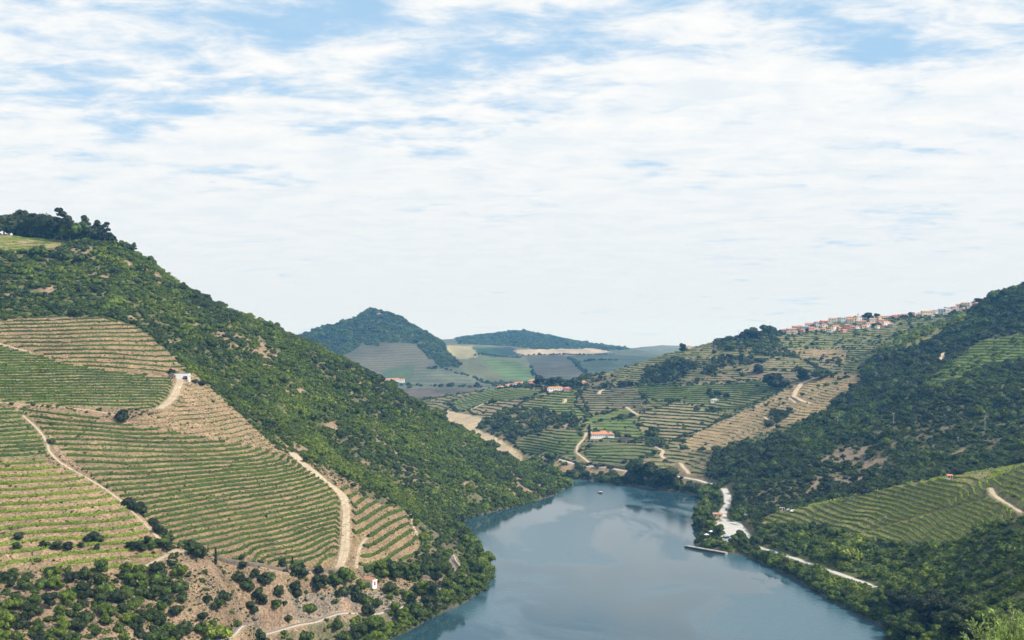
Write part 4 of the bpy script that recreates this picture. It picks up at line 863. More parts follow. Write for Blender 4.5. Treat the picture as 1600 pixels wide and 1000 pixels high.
# ridge village: column, row of the foot, width px, height px, wall, roof, description
W_, CRM, PK, GR_, BL, TL, T2 = M_WHITE, M_CREAM, M_PINK, M_GREYW, M_BLUEW, M_TILE, M_TILE2
VIL = [(1225,519,9,3,GR_,TL,'low grey house with orange roof, lowest end of the village'),(1237,519,14,4,GR_,TL,'long grey house with orange roof beside the lowest village house'),(1246,514,14,3,GR_,TL,'orange roofed grey house above the two lowest houses'),
 (1259,514,12,3,BL,GR_,'pale blue grey roofed house near the low end'),(1269,506,20,3,W_,T2,'long low house with pinkish red roof on the skyline'),(1280,512,7,2,W_,GR_,'tiny white flat building on the village slope'),
 (1289,512,9,4,W_,TL,'white house with red orange roof left of the big white house'),(1302,505,13,6,W_,T2,'big white gabled house at the middle of the slope'),(1292,498,17,3,PK,T2,'long dusty red house on the skyline'),
 (1294,504,6,3,PK,TL,'small pink red house behind the white one'),(1306,516,11,5,W_,TL,'white house with orange roof beside the low pink house'),(1315,516,11,3,PK,T2,'low pink house left of the tall pink one'),(1325,516,10,7,PK,TL,'tall pink house with orange roof'),
 (1333,515,6,4,PK,T2,'small pink annex right of the tall pink house'),(1317,496,15,5,CRM,T2,'long cream house on the village skyline'),(1328,496,11,5,CRM,TL,'cream house with arches near the church'),(1318,505,8,7,BL,GR_,'pale tall house between the cream houses'),
 (1330,505,11,5,CRM,T2,'yellow house below the church'),(1342,498,9,5,W_,T2,'white house right of the church tower'),(1350,499,8,5,W_,TL,'white house with orange roof at the top middle'),(1346,506,15,3,GR_,T2,'long low house with brown roof'),
 (1356,500,8,5,CRM,TL,'cream house with orange roof'),(1365,503,10,4,W_,T2,'white house above the broad roofed villa'),(1362,510,15,4,W_,TL,'broad villa with bright orange hipped roof'),(1378,504,12,3,PK,TL,'red roofed house right of the villa'),
 (1385,508,12,4,W_,T2,'white house with pinkish roof at the right end'),(1382,494,17,3,W_,T2,'long pale house on the skyline beyond the trees'),(1395,493,7,3,PK,T2,'small pinkish house after the long pale one'),
 (1420,490,19,3,GR_,T2,'long tan house of the upper hamlet'),(1431,489,10,3,W_,TL,'white house beside the long tan house'),(1438,488,7,4,W_,GR_,'narrow white house with grey roof'),(1452,485,13,4,GR_,TL,'red roofed grey house on the upper skyline'),
 (1449,494,16,6,CRM,TL,'large house with steep orange roof in the upper hamlet'),(1464,484,12,4,W_,T2,'pale house left of the light blue house'),(1473,482,10,4,W_,TL,'white house with orange roof on the upper skyline'),(1473,489,11,5,BL,GR_,'light blue house of the upper hamlet'),
 (1465,487,8,4,W_,TL,'small white house with orange roof by the light blue house'),(1482,480,9,5,W_,GR_,'white house with grey roof on the upper skyline'),(1484,488,10,3,W_,GR_,'low white shed right of the light blue house'),(1491,479,9,4,PK,TL,'red house of the upper hamlet'),
 (1501,482,11,5,W_,T2,'white house with pink roof'),(1510,474,13,5,W_,T2,'white house with dark red roof high on the ridge'),(1523,473,8,4,W_,GR_,'small white house near the ridge top'),(1532,470,8,4,GR_,GR_,'grey house next to the topmost one'),
 (1541,468,10,4,CRM,TL,'topmost orange roofed house of the ridge'),(1459,497,9,3,GR_,GR_,'grey shed below the steep orange roof')]
for i, (px, py, wp_, hp_, wm, rm, lab) in enumerate(VIL):
    x, y, g = at(px, py, 1380, 1850); k = y/F; hh_ = max(2.8, hp_*k); fl_ = 2 if hh_ > 4.6 else 1
    hh_ *= 1.1
    house(lab, (x, y+3, g+.4), random.uniform(-.45, .35), wp_*k, random.uniform(7, 9), hh_, wm, rm, 1.5, fl_, max(2, int(wp_*k/3.4)), i % 2 == 0, hip=(i % 3 == 0), group='houses of the ridge village')
LOW = [(1233,523),(1243,521),(1254,519),(1268,516),(1276,518),(1287,517),(1297,519),(1319,519),(1340,514),(1350,513),(1356,516),(1372,513),(1382,512),(1392,511)]
for row, wh in ((LOW, 'in the lowest village row'), ([(1400,497),(1409,496),(1418,496),(1427,495),(1437,495),(1456,491),(1478,492),(1494,487),(1506,485),(1517,481),(1527,477)], 'in the lower hamlet row'), ([(1250,508),(1262,505),(1277,503),(1286,499),(1308,498),(1323,492),(1348,493),(1362,496),(1374,496),(1403,491)], 'in the back village row')):
    for i, (px, py) in enumerate(row):
        wi = random.randrange(5); wm, wn = [(W_, 'white'), (W_, 'white'), (GR_, 'grey'), (CRM, 'cream'), (PK, 'pink')][wi]; rm, rn = random.choice([(TL, 'orange'), (TL, 'orange'), (T2, 'brown')])
        x, y, g = at(px, py, 1380, 1850); wd_ = random.uniform(6, 10)
        house(f'small {wn} {rn}-roofed house, {nth(i+1)} from the left {wh}', (x, y+2, g+.3), random.uniform(-.6, .5), wd_, random.uniform(6, 7.5), random.uniform(2.8, 4.6), wm, rm, 1.4, 1, 2, False, hip=(i % 2 == 0), group='houses of the ridge village')
x, y, g = at(1336, 498, 1400, 1850); r = thing('church', 'cream village church with a square bell tower', 'church', (x, y, g+.3), -.2)
MB().box(-3, 3, -6, 6, -3, 6).poly([(-3,-6,6),(3,-6,6),(0,-6,8),(-3,6,6),(3,6,6),(0,6,8)], [(0,1,2),(3,5,4)]).build('nave', M_CREAM, r)
rf = gable(r, 12.4, 6, 6, 2.1, M_TILE); rf.rotation_euler.z = math.pi/2
MB().box(3.1, 5.6, -5.5, -3, -3, 10).build('tower', M_WHITE, r); MB().poly([(2.9,-5.7,10),(5.8,-5.7,10),(5.8,-2.8,10),(2.9,-2.8,10),(4.35,-4.25,12)], [(0,1,4),(1,2,4),(2,3,4),(3,0,4),(3,2,1,0)]).build('spire', M_TILE2, r)
link('door', DOORM, r, (0, -6.003, 0), 0, 1.3)
# hamlet on the low saddle and scattered farms
for px, py, wp_, hp_, wm, rm, lab, ym in [(782,605,12,2.5,M_CREAM,TL,'low orange roofed barn at the left end of the hamlet',1600),(797,601,14,3,W_,TL,'orange roofed farm building left of the manor',1600),(812,598,20,3.5,W_,TL,'long manor with orange roof in the hamlet',1600),(832,598,13,6,PK,T2,'tall pinkish manor house at the end of the hamlet',1600),
    (868,611,26,4.5,W_,TL,'large white winery with long orange roof',1500),(886,610,10,2.5,PK,TL,'small red roofed store beside the winery',1500),(880,600,9,2.5,CRM,TL,'small orange roofed house among the hamlet trees',1600),(912,600,9,3,CRM,TL,'orange roofed cottage right of the hamlet trees',1600),
    (1076,545,8,3,W_,TL,'orange roofed cottage on the low skyline',1600),(1117,629,12,3,W_,GR_,'pale shed with grey panels on the terraced slope',1300)]:
    x, y, g = at(px, py, ym-150, 2100); k = y/F; house(lab, (x, y+3, g+.3), random.uniform(-.15, .15), wp_*k, 8, max(2.6, hp_*k), wm, rm, 2.0, 2 if hp_ > 5 else 1, max(3, int(wp_*k/3.5)), True, hip=True, name='farm_building')
for px, py, wp_, lab in [(607,597,9,'white farm on the slope under the cone hill'),(618,597,12,'long white farm building under the cone hill'),(628,598,8,'small white farm right end under the cone hill')]:
    x, y, g = at(px, py, 2000, 3000); k = y/F; house(lab, (x, y, g), 0, wp_*k, 10, 4*k, M_WHITE, TL, 2.5, 1, 3, False, name='farm_building')
x, y, g = at(592, 493, 2900, 3500); house('hilltop chapel building on the cone summit', (x, y, g-2), 0, 16, 10, 6, M_STONE, T2, 2, 1, 3, False, hip=True, name='chapel')
# huts near the river road
def hut(label, px, py, w_, h_, wm, rm, ymin=0, ymax=1e9, name='hut', flat=True):
    x, y, g = at(px, py, ymin, ymax); k = y/F; return house(label, (x, y+1.5, g+.2), random.uniform(-.3, .3), w_*k, 4, h_*k, wm, rm, 1.0, 1, 2, True, name=name, flat=flat)
hut('red roofed kiosk between the trees and the river road', 1122, 809, 14, 5, M_CREAM, M_TILE2, 700, 1000, 'kiosk', False)
hut('small white hut among trees right of the road', 1168, 810, 8, 5, M_WHITE, M_CONC, 740, 1000)
hut('white hut at the left tip of the vineyard spur', 1223, 798, 8, 3.5, M_WHITE, M_CONC, 700, 900)
hut('white hut with red roof on the crest of the vineyard spur', 1485, 748, 7, 4, M_WHITE, M_TILE, 600, 850, 'hut', False)
# landing: concrete quay, block, ramp, canopies, boat
a = np.array(wpt(1070, 856)); b = np.array(wpt(1133, 867)); d = b-a; Ln = np.linalg.norm(d); ang = math.atan2(d[1], d[0])
r = thing('quay', 'long concrete landing quay jutting into the river', 'quay', (a[0], a[1], 0), ang)
MB().box(0, Ln, 0, 3.4, -2, 1.5).build('deck', M_CONC, r); MB().box(-.15, Ln, -.25, -.003, -1, 1.2).build('fender', M_DARK, r)
for i in range(4): MB().tube((2+i*8, .6, 1.5), (2+i*8, .6, 2.0), .16, .2, 8).build('bollard', M_DARK, r)
x, y, g = at(1105, 849, 700, 900); tag(MB().box(-2.1, 2.1, -1.2, 1.2, -.5, 2.6).box(-2.2, 2.2, -1.3, 1.3, 2.603, 2.75).build('pump_house', M_CONC, None, (x, y, max(g, .8)), -.1), 'square grey concrete block at the back of the quay', 'pump house')
for px, py, lab in ((1104, 840, 'white canopy beside the quay grass'), (1111, 835, 'smaller white canopy behind the first one')):
    x, y, g = at(px, py, 700, 900); cn = thing('canopy', lab, 'canopy', (x, y, g), .4)
    MB().poly([(-1.5,-1.5,2.1),(1.5,-1.5,2.1),(1.5,1.5,2.1),(-1.5,1.5,2.1),(0,0,3.0)], [(0,1,4),(1,2,4),(2,3,4),(3,0,4)]).build('cover', M_WHITE, cn)
    for sx_, sy_ in ((-1.4,-1.4),(1.4,-1.4),(1.4,1.4),(-1.4,1.4)): MB().tube((sx_, sy_, -.3), (sx_, sy_, 2.1), .05, .05, 5).build('leg', M_STEEL, cn)
def boat(label, loc, rz, s, hull_m, top_m):
    r = thing('boat', label, 'boat', loc, rz, None, s); hl = []
    st = [(-2.6, .75, .1), (-1.2, 1.0, 0), (.6, 1.0, 0), (1.9, .65, .15), (2.9, .02, .4)]; vs = []
    for x_, w_, up in st: vs += [(x_, -w_, .75+up*.4), (x_, -w_*.6, -.1), (x_, w_*.6, -.1), (x_, w_, .75+up*.4)]
    fs = [(k*4+j, k*4+j+1, k*4+4+j+1, k*4+4+j) for k in range(4) for j in range(3)]+[(0, 3, 2, 1)]+[(k*4, k*4+4, k*4+7, k*4+3) for k in range(4)]
    MB().poly(vs, fs).build('hull', hull_m, r); MB().box(-1.4, .9, -.75, .75, .8, 1.5).build('cabin', M_GLASS, r); MB().box(-1.8, 1.3, -.9, .9, 1.503, 1.75).build('canopy_roof', top_m, r)
    return r
x, y, g = at(1136, 845, 700, 900); boat('white boat with blue cover drawn up beside the car park', (x, y, g+.5), .6, 1.5, M_WHITE, M_BLUE)
bx_, by_ = wpt(938, 771); boat('small white and red boat crossing the far reach of the river', (bx_, by_, .05), 2.7, 1.0, M_RED, M_WHITE)
def car(label, loc, rz, paint, van=False):
    r = thing('van' if van else 'car', label, 'van' if van else 'car', loc, rz)
    out = [(-2.2,.35),(2.2,.35),(2.25,.8),(1.3,.95)] + ([(1.0,1.95),(-2.1,2.0),(-2.2,.9)] if van else [(.7,1.42),(-.9,1.45),(-1.7,.98),(-2.2,.9)])
    MB().prism(out, -.88, .88).build('body', paint, r); MB().prism([(1.15,1.0),(.85,1.85 if van else 1.36),(-.8,1.88 if van else 1.38),(-1.3,1.0)], -.89, .89).build('window', M_GLASS, r)
    for sx_ in (-1.4, 1.4):
        for sy_ in (-.85, .85): MB().tube((sx_, sy_-.1, .33), (sx_, sy_+.1, .33), .33, .33, 12).build('wheel', M_RUBBER, r)
    return r
x, y, g = at(1207, 866, 650, 800); car('dark blue van driving on the river road', (x, y, g+.3), -.9, M_BLUE, True)
x, y, g = at(1135, 798, 780, 1000); car('dark car on the narrow part of the river road', (x, y, g+.3), 1.4, M_DARK)
for px, py, lab, p_ in ((1239, 801, 'white car parked on the terrace left of the spur vines', M_WHITE), (1233, 799, 'grey car parked beside the white one on the spur', M_STEEL), (1148, 808, 'small red car parked under trees by the road', M_RED)):
    x, y, g = at(px, py, 650, 1000); car(lab, (x, y, g+.25), .3, p_)
x0, y0, g0 = at(1149, 836, 700, 900); x1, y1, g1 = at(1161, 847, 700, 900)
tag(MB().tube((0, 0, .5), (x1-x0, y1-y0, g1-g0+.5), .45, .4, 8).build('log', M_DARK, None, (x0, y0, g0+.2)), 'long dark log lying across the car park', 'log')
x, y, g = at(1151, 820, 740, 900); aw = thing('awning', 'dark green awning at the edge of the car park', 'awning', (x, y, g), -.9)
MB().box(-4, 4, -1.3, 1.3, 2.4, 2.6).build('cover', weathered('green_canvas', (.03,.14,.09)), aw)
for sx_ in (-3.8, 3.8): MB().tube((sx_, -1.1, -.5), (sx_, -1.1, 2.4), .07, .07, 5).build('leg', M_STEEL, aw)
# power poles on the dark hillside
for px, py, hp_, lab in ((1309,668,18,'pale power pole, leftmost on the dark right hillside'),(1396,662,18,'pale power pole in the middle of the dark right hillside'),(1539,672,20,'pale power pole above the dark trees at the right'),(1497,694,12,'short pale power pole below the others on the right'),(1370,768,30,'tall dark power pole just behind the vineyard spur'),(1435,487,8,'thin mast on the village skyline'),(1154,526,12,'thin mast on the skyline left of the village')):
    x, y, g = at(px, py, 740, 1850); h_ = hp_*y/F; r = thing('power_pole', lab, 'pole', (x, y, g-.5), .5); dk = 'dark' in lab[:12]
    MB().tube((0,0,0), (0,0,h_), .22, .14, 7).build('pole', M_DARK if dk else M_STEEL, r); MB().box(-1.3, 1.3, -.08, .08, h_-.9, h_-.7).build('crossarm', M_STEEL, r)
    for sx_ in (-1.1, 0, 1.1): MB().tube((sx_, 0, h_-.7), (sx_, 0, h_-.4), .07, .05, 5).build('insulator', M_CREAM, r)

# ---------------------------------------------------------------- single trees and bushes
px_plant('bush', 190, 658, 16, 'lone dark round tree at the end of the level track', None, .0, 1.0, name='round_tree', cat='tree')
G = 'trees on the left hilltop'
for px, py, hp_, lab, k_ in [(97,379,52,'tallest open crowned tree on the left hilltop skyline','open'),(109,380,44,'open tree just right of the tallest hilltop tree','open'),(133,374,38,'slender open tree standing apart on the hilltop','open'),(152,376,36,'tall tree near the right end of the hilltop row','open'),(164,382,34,'last tree of the hilltop row','open'),(209,397,20,'small lone tree on the skyline below the hilltop row','open'),
    (85,372,36,'dense tree left of the tallest hilltop tree','bush'),(68,370,36,'broad dense hilltop tree beside the track','bush'),(54,370,34,'dark dense hilltop tree left of middle','bush'),(38,368,36,'broad dark hilltop tree with flat top','bush'),(22,367,34,'dense hilltop tree near the left edge','bush'),(6,366,34,'hilltop tree cut by the left edge','tree'),
    (118,377,30,'bushy tree between two open hilltop trees','bush'),(76,372,26,'low bushy tree under the tall hilltop ones','bush'),(46,369,24,'low round hilltop tree','bush'),(14,366,20,'light green low tree above the hilltop vines','bush'),(143,377,20,'low tree between the slender ones on the hilltop','bush')]:
    px_plant(k_, px, py, hp_, lab, G, random.choice([.05, .15, .25, .3]), 1.0, 850, 1000, name='hilltop_tree', cat='tree')
G = 'bushy trees lining the gully between two vineyards'
for i, (px, py, hp_) in enumerate([(202,790,13),(208,797,13),(215,800,15),(222,805,13),(238,820,11),(241,826,10),(246,833,12),(252,838,13),(262,845,12)]):
    px_plant('bush', px, py, hp_, f'{nth(i+1)} dark bush down the gully between the two vineyards', G, .12)
G = 'olive trees on the lower left terraces'
for i, (px, py, hp_) in enumerate([(26,858,11),(30,846,14),(66,856,9),(74,855,9),(88,859,14),(106,860,13),(127,857,8),(140,847,14),(148,849,16),(156,850,13),(152,860,9),(205,858,13),(213,861,15),(222,862,12),(231,853,13),(238,858,14),(248,857,14),(257,856,15),(264,860,12),(240,866,5)]):
    px_plant('tree', px, py, hp_, f'{nth(i+1)} small olive tree from the left on the lower terraces', G, .1+.2*random.random(), 1.2, name='olive_tree')
for px, py, hp_, k_, lab, ti in [(296,862,20,'tree','round tree above the junction of tracks',.3),(305,872,22,'tree','broad bright tree right of the track junction',.4),(314,874,18,'tree','dark tree leaning on the round one by the junction',.15),(325,865,12,'cypress','stubby cypress by the end of the stone wall',.05),(337,884,26,'cypress','thin cypress left of the long stone wall',.1),(457,896,26,'cypress','dark lone cypress standing before the long stone wall',.0),
    (378,876,9,'tree','tiny tree behind the left part of the stone wall',.2),(380,890,12,'tree','little tree in front of the stone wall',.2),(408,884,8,'tree','smallest tree along the stone wall track',.2),(442,886,12,'tree','small tree just left of the lone cypress',.2),(471,890,11,'tree','small tree just right of the lone cypress',.2),
    (921,687,24,'cypress','dark tall cypress at the left end of the white farmhouse',.0),(477,722,9,'tree','small dark tree on the upper bend of the steep track',.1),(268,585,8,'bush','bush behind the ruined hut',.2),(305,600,7,'bush','small bush right of the white shed',.3),(316,603,8,'bush','second small bush right of the white shed',.2)]:
    px_plant(k_, px, py, hp_, lab, None, ti, 1.1)
G = 'trees around the white chapel'
for i, (px, py, hp_, ti) in enumerate([(420,906,14,.3),(412,915,15,.25),(405,940,22,.25),(411,950,16,.3),(436,930,18,.2),(462,905,20,.3),(473,912,18,.2),(463,932,22,.35),(498,900,16,.1),(500,925,24,.15),(522,918,22,.5),(536,915,26,.7),(547,908,20,.75),(540,899,11,.2),(529,934,11,.2),(537,930,14,.35),(554,930,18,.2),(563,930,24,.55),(557,942,14,.25),(570,946,15,.2),
    (597,902,24,.7),(605,897,26,.1),(618,905,28,.15),(609,926,15,.3),(609,934,9,.8),(632,904,24,.45),(645,908,26,.35),(641,897,18,.3),(657,904,26,.3),(668,900,26,.45),(680,905,26,.25),(688,898,24,.35),(653,929,17,.6),(665,927,14,.3),(620,930,8,.75),(575,966,22,.1),(643,950,20,.15),(528,984,17,.35),(432,957,13,.5),(486,955,12,.6),(478,958,10,.7),(450,974,10,.3),(590,950,12,.15),(630,888,10,.2),(662,874,9,.2),(652,868,8,.15),(445,945,7,.3)]):
    k_ = 'tree' if hp_ > 15 else 'bush'; px_plant(k_, px, py+1, hp_, f'{nth(i+1)} {hued(ti)} {"tree" if k_ == "tree" else "bush"} counting rightwards around the chapel slope', G, ti, .95)
# bushes on the open earth of the near slope
G = 'bushes on the lower left slope'; k = 0; placed = []
tries = 0
while k < 115 and tries < 6000:
    tries += 1; px = random.uniform(0, 400); py = random.uniform(898, 1010)
    dens = 1.0 if px < 240 else .3
    if 120 < px < 260 and py < 985: dens = 1.0
    if py < 985 and 250 < px: dens = .25
    if px > 330 and py > 990: continue
    lo_y = 893 if px < 200 else np.interp(px, [200, 262, 330, 400], [900, 872, 878, 893])
    if py < lo_y or random.random() > dens: continue
    hp_ = random.uniform(9, 22)*(.75 if px > 300 else 1)
    if any((px-a_)**2+((py-b_)*1.5)**2 < (0.30*(hp_+c_))**2*2.0 for a_, b_, c_ in placed): continue
    placed.append((px, py, hp_)); k += 1
placed.sort()
for i, (px, py, hp_) in enumerate(placed):
    ti = min(1, max(0, random.gauss(.36, .17))); px_plant('bush' if hp_ < 19 else 'tree', px, py, hp_*(1.05 if hp_ < 19 else 1.15), f'{nth(i+1)} {hued(ti)} bush from the left edge on the lower scrub slope', G, ti, .92, name='bush', cat='bush')
px_plant('bush', 338, 1000, 22, 'brightest yellow green bush at the bottom of the near slope', None, .95, 1.4)

# trees along the water
def along(poly, n_, inner, outer, side):
    p = np.array(poly); d = np.concatenate([[0], np.cumsum(np.hypot(*np.diff(p, axis=0).T))]); q = (np.arange(n_)+rng.uniform(-.4, .4, n_)+.5)/n_*d[-1]
    x = np.interp(q, d, p[:, 0]); y = np.interp(q, d, p[:, 1]); i = np.clip(np.searchsorted(d, q)-1, 0, len(p)-2); tg = (p[i+1]-p[i]); tg /= np.linalg.norm(tg, axis=1)[:, None]
    o = rng.uniform(inner, outer, n_)*side; return np.stack([x-tg[:, 1]*o, y+tg[:, 0]*o], 1)
def bank_trees(poly, n_, inner, outer, side, h0, h1, where, group, tints, wide=1.05):
    for i, (x, y) in enumerate(along(poly, n_, inner, outer, side)):
        h_ = float(rng.uniform(h0, h1)); ti = float(np.clip(rng.normal(*tints), 0, 1)); zz = float(ground(x, y))
        plant('tree', (x, y, max(zz, .3)-.3), h_, f'{nth(i+1)} {sized(h_)} {hued(ti)} tree {where}', group, ti, wide=wide*float(rng.uniform(.9, 1.15)))
bank_trees(shl[1:11], 40, .5, 7, 1, 5.5, 9.5, 'around the headland waterline, counting upstream', 'trees on the headland shore', (.52, .14))
bank_trees(shl[1:11], 22, 8, 16, 1, 5, 8.5, 'behind the headland waterline, counting upstream', 'trees behind the headland shore', (.48, .14))
bank_trees(shl[10:], 30, .5, 7, 1, 4.5, 8, 'on the wooded left shore beyond the headland', 'trees on the left shore beyond the headland', (.6, .13))
bank_trees(shf[:-1], 26, .5, 9, 1, 4, 8, 'on the far shore, counting rightwards', 'trees on the far shore', (.3, .15))
bank_trees(shf[-2:]+shr[:3], 22, 1, 11, 1, 6.5, 10, 'between the river road and the water above the landing', 'trees above the landing', (.5, .2))
bank_trees(shr[4:6], 9, 9, 18, 1, 5, 8, 'behind the quay', 'trees behind the quay', (.35, .15))
bank_trees(shr[5:], 36, .5, 6, 1, 4.2, 6.8, 'on the right shore below the road, counting downstream', 'trees on the right shore', (.5, .18))
for px, py, hp_, wd_, lab, ti, y0_ in [(990,755,32,1.0,'tall dark poplar on the far shore left of the round ones',.12,1050),(1013,753,34,1.15,'tallest dark tree on the far shore',.08,1050),(1041,760,30,1.4,'broad dark tree on the far shore right of the tallest',.06,1020),
    (1208,607,24,1.5,'very dark big tree in the middle of the far slope',.0,1400),(1255,594,17,1.5,'dark round tree near the head of the bare slope',.08,1300),(1282,592,18,1.4,'dark tree at the top of the bare slope',.12,1250),(1185,585,16,1.0,'narrow dark tree left of the very dark one',.05,1400),(1228,605,12,1.3,'lower tree right of the very dark one',.2,1350),
    (1108,617,9,1.2,'small dark tree in the far terraces, left of the pale shed',.1,1300),(1122,618,9,1.4,'small round tree above the pale shed',.1,1300),(1135,622,8,1.4,'small tree right of the pale shed',.1,1300),(1113,622,6,1.4,'bush like tree above the pale shed',.15,1300),
    (1067,549,11,1.3,'dark tree beside the cottage on the low skyline',.05,1600),(1162,531,14,1.2,'left tree of the skyline clump below the village',.15,1650),(1170,530,16,1.1,'tallest tree of the skyline clump below the village',.1,1650),(1177,530,19,1.0,'pointed tree of the skyline clump below the village',.1,1650),(1186,531,12,1.2,'right tree of the skyline clump below the village',.2,1650),
    (1131,535,8,1.2,'small skyline tree left of the clump',.2,1650),(1141,533,8,1.2,'second small skyline tree left of the clump',.2,1650),(1357,499,12,1.6,'dark village tree right of the church',.1,1650),(1370,498,8,1.6,'low dark village tree beside the long pale house',.1,1650),(1424,492,8,1.6,'dark tree below the long tan house',.1,1600),(1529,474,9,1.4,'dark tree near the ridge top houses',.1,1600),
    (842,602,16,1.2,'tall dark tree right of the pinkish manor',.1,1600),(858,604,12,1.4,'round dark tree in the hamlet grove',.15,1600),(871,603,16,1.5,'largest dark tree of the hamlet grove',.08,1600),(893,604,12,1.7,'broad dark tree of the hamlet grove',.1,1600),(905,604,10,1.5,'dark tree at the right end of the hamlet grove',.15,1600),(945,607,8,1.4,'dark tree beside the bright bend of track',.15,1500),(972,604,10,1.6,'dark tree on the crest right of the hamlet',.12,1500),
    (985,603,8,1.5,'low dark tree right of the crest tree',.15,1500),(1155,845,17,1.1,'tree between car park and river road',.3,720),(1125,838,16,1.2,'grey green willow behind the blue covered boat',.35,740),(1150,815,14,1.2,'bright tree above the green awning',.65,780)]:
    px_plant('tree', px, py, hp_, lab, None, ti, wd_, y0_, 2100)
for i, (px, py) in enumerate([(560,497),(568,496),(580,493),(587,492),(596,492),(604,493),(612,494),(620,497)]):
    px_plant('tree', px, py, [4,4,5,8,5,5,4,4][i], f'{nth(i+1)} tree from the left on the cone summit', 'trees on the cone summit', .1, 1.2, 3000, 3500)
# big trees in the lower right corner
G = 'big trees in the lower right corner'
for i, (px, py, hp_, wd_, ti, lab) in enumerate([(1452,985,60,1.1,.02,'bare looking brown green tree in the lower right'),(1500,1010,62,1.2,.16,'dark olive tree at the bottom right of the river'),(1405,960,40,1.2,.2,'dark tree where the river road disappears'),(1378,952,30,1.3,.45,'tree at the last bend of the right shore'),(1420,1005,40,1.3,.35,'tree at the bottom by the water on the right'),(1465,1020,40,1.3,.5,'green tree below the brownish one'),(1540,985,40,1.4,.4,'rounded tree left of the leafy foreground shrub'),(1390,985,22,1.3,.3,'low tree over the water at the bottom right')]):
    px_plant('big', px, py, hp_, lab, G, ti, wd_, 400 if px < 1500 else 330, 620)

# leafy shrub close to the camera
def near_shrub():
    x0_, y0_ = (1592-800)/F*36, 36.0; g = float(ground(x0_, y0_)); r = thing('shrub', 'light green willow leaved shrub in the bottom right corner', 'shrub', (x0_, y0_, g))
    rr = np.random.default_rng(3); st = MB(); V = []; Q = []; base = 0; top0 = CZ-(945-HY)/F*36-g
    for i in range(150):
        a = rr.uniform(0, 6.28); q = rr.uniform(0, 1)**.7; bx, by = .5*q*math.cos(a), .5*q*math.sin(a); ln = top0*rr.uniform(.72, 1.05)*(1-.18*q)
        ex, ey = bx+1.35*q*math.cos(a)+rr.normal(0, .2), by+1.35*q*math.sin(a)+rr.normal(0, .2); p0 = np.array([bx, by, -.3]); p1 = np.array([ex, ey, ln]); pm = (p0+p1)/2+np.array([0, 0, .3])
        st.tube(p0, pm, .022, .014, 4); st.tube(pm, p1, .014, .005, 4)
        m_ = 60; s_ = rr.uniform(.35, 1.0, m_)[:, None]; pt = np.where(s_ < .5, p0+(pm-p0)*s_*2, pm+(p1-pm)*(s_-.5)*2)
        d = (p1-pm)/np.linalg.norm(p1-pm)*.7+rr.normal(0, .6, (m_, 3)); d /= np.linalg.norm(d, axis=1)[:, None]; n_ = np.cross(d, rr.normal(0, 1, (m_, 3))); n_ /= np.linalg.norm(n_, axis=1)[:, None]
        L_ = rr.uniform(.10, .2, m_)[:, None]; W = L_*.2
        V.append(np.stack([pt, pt+d*L_*.45+n_*W, pt+d*L_, pt+d*L_*.45-n_*W], 1).reshape(-1, 3)); Q.append(np.arange(base, base+4*m_).reshape(-1, 4)); base += 4*m_
    st.build('stem', M_BARK, r); o = link('foliage', mesh('foliage', np.concatenate(V), np.concatenate(Q), leaf_material('willow_leaves', [(0, (.12,.2,.05)), (1, (.34,.44,.16))], .2, .35)), r); o['tint'] = .8
near_shrub()

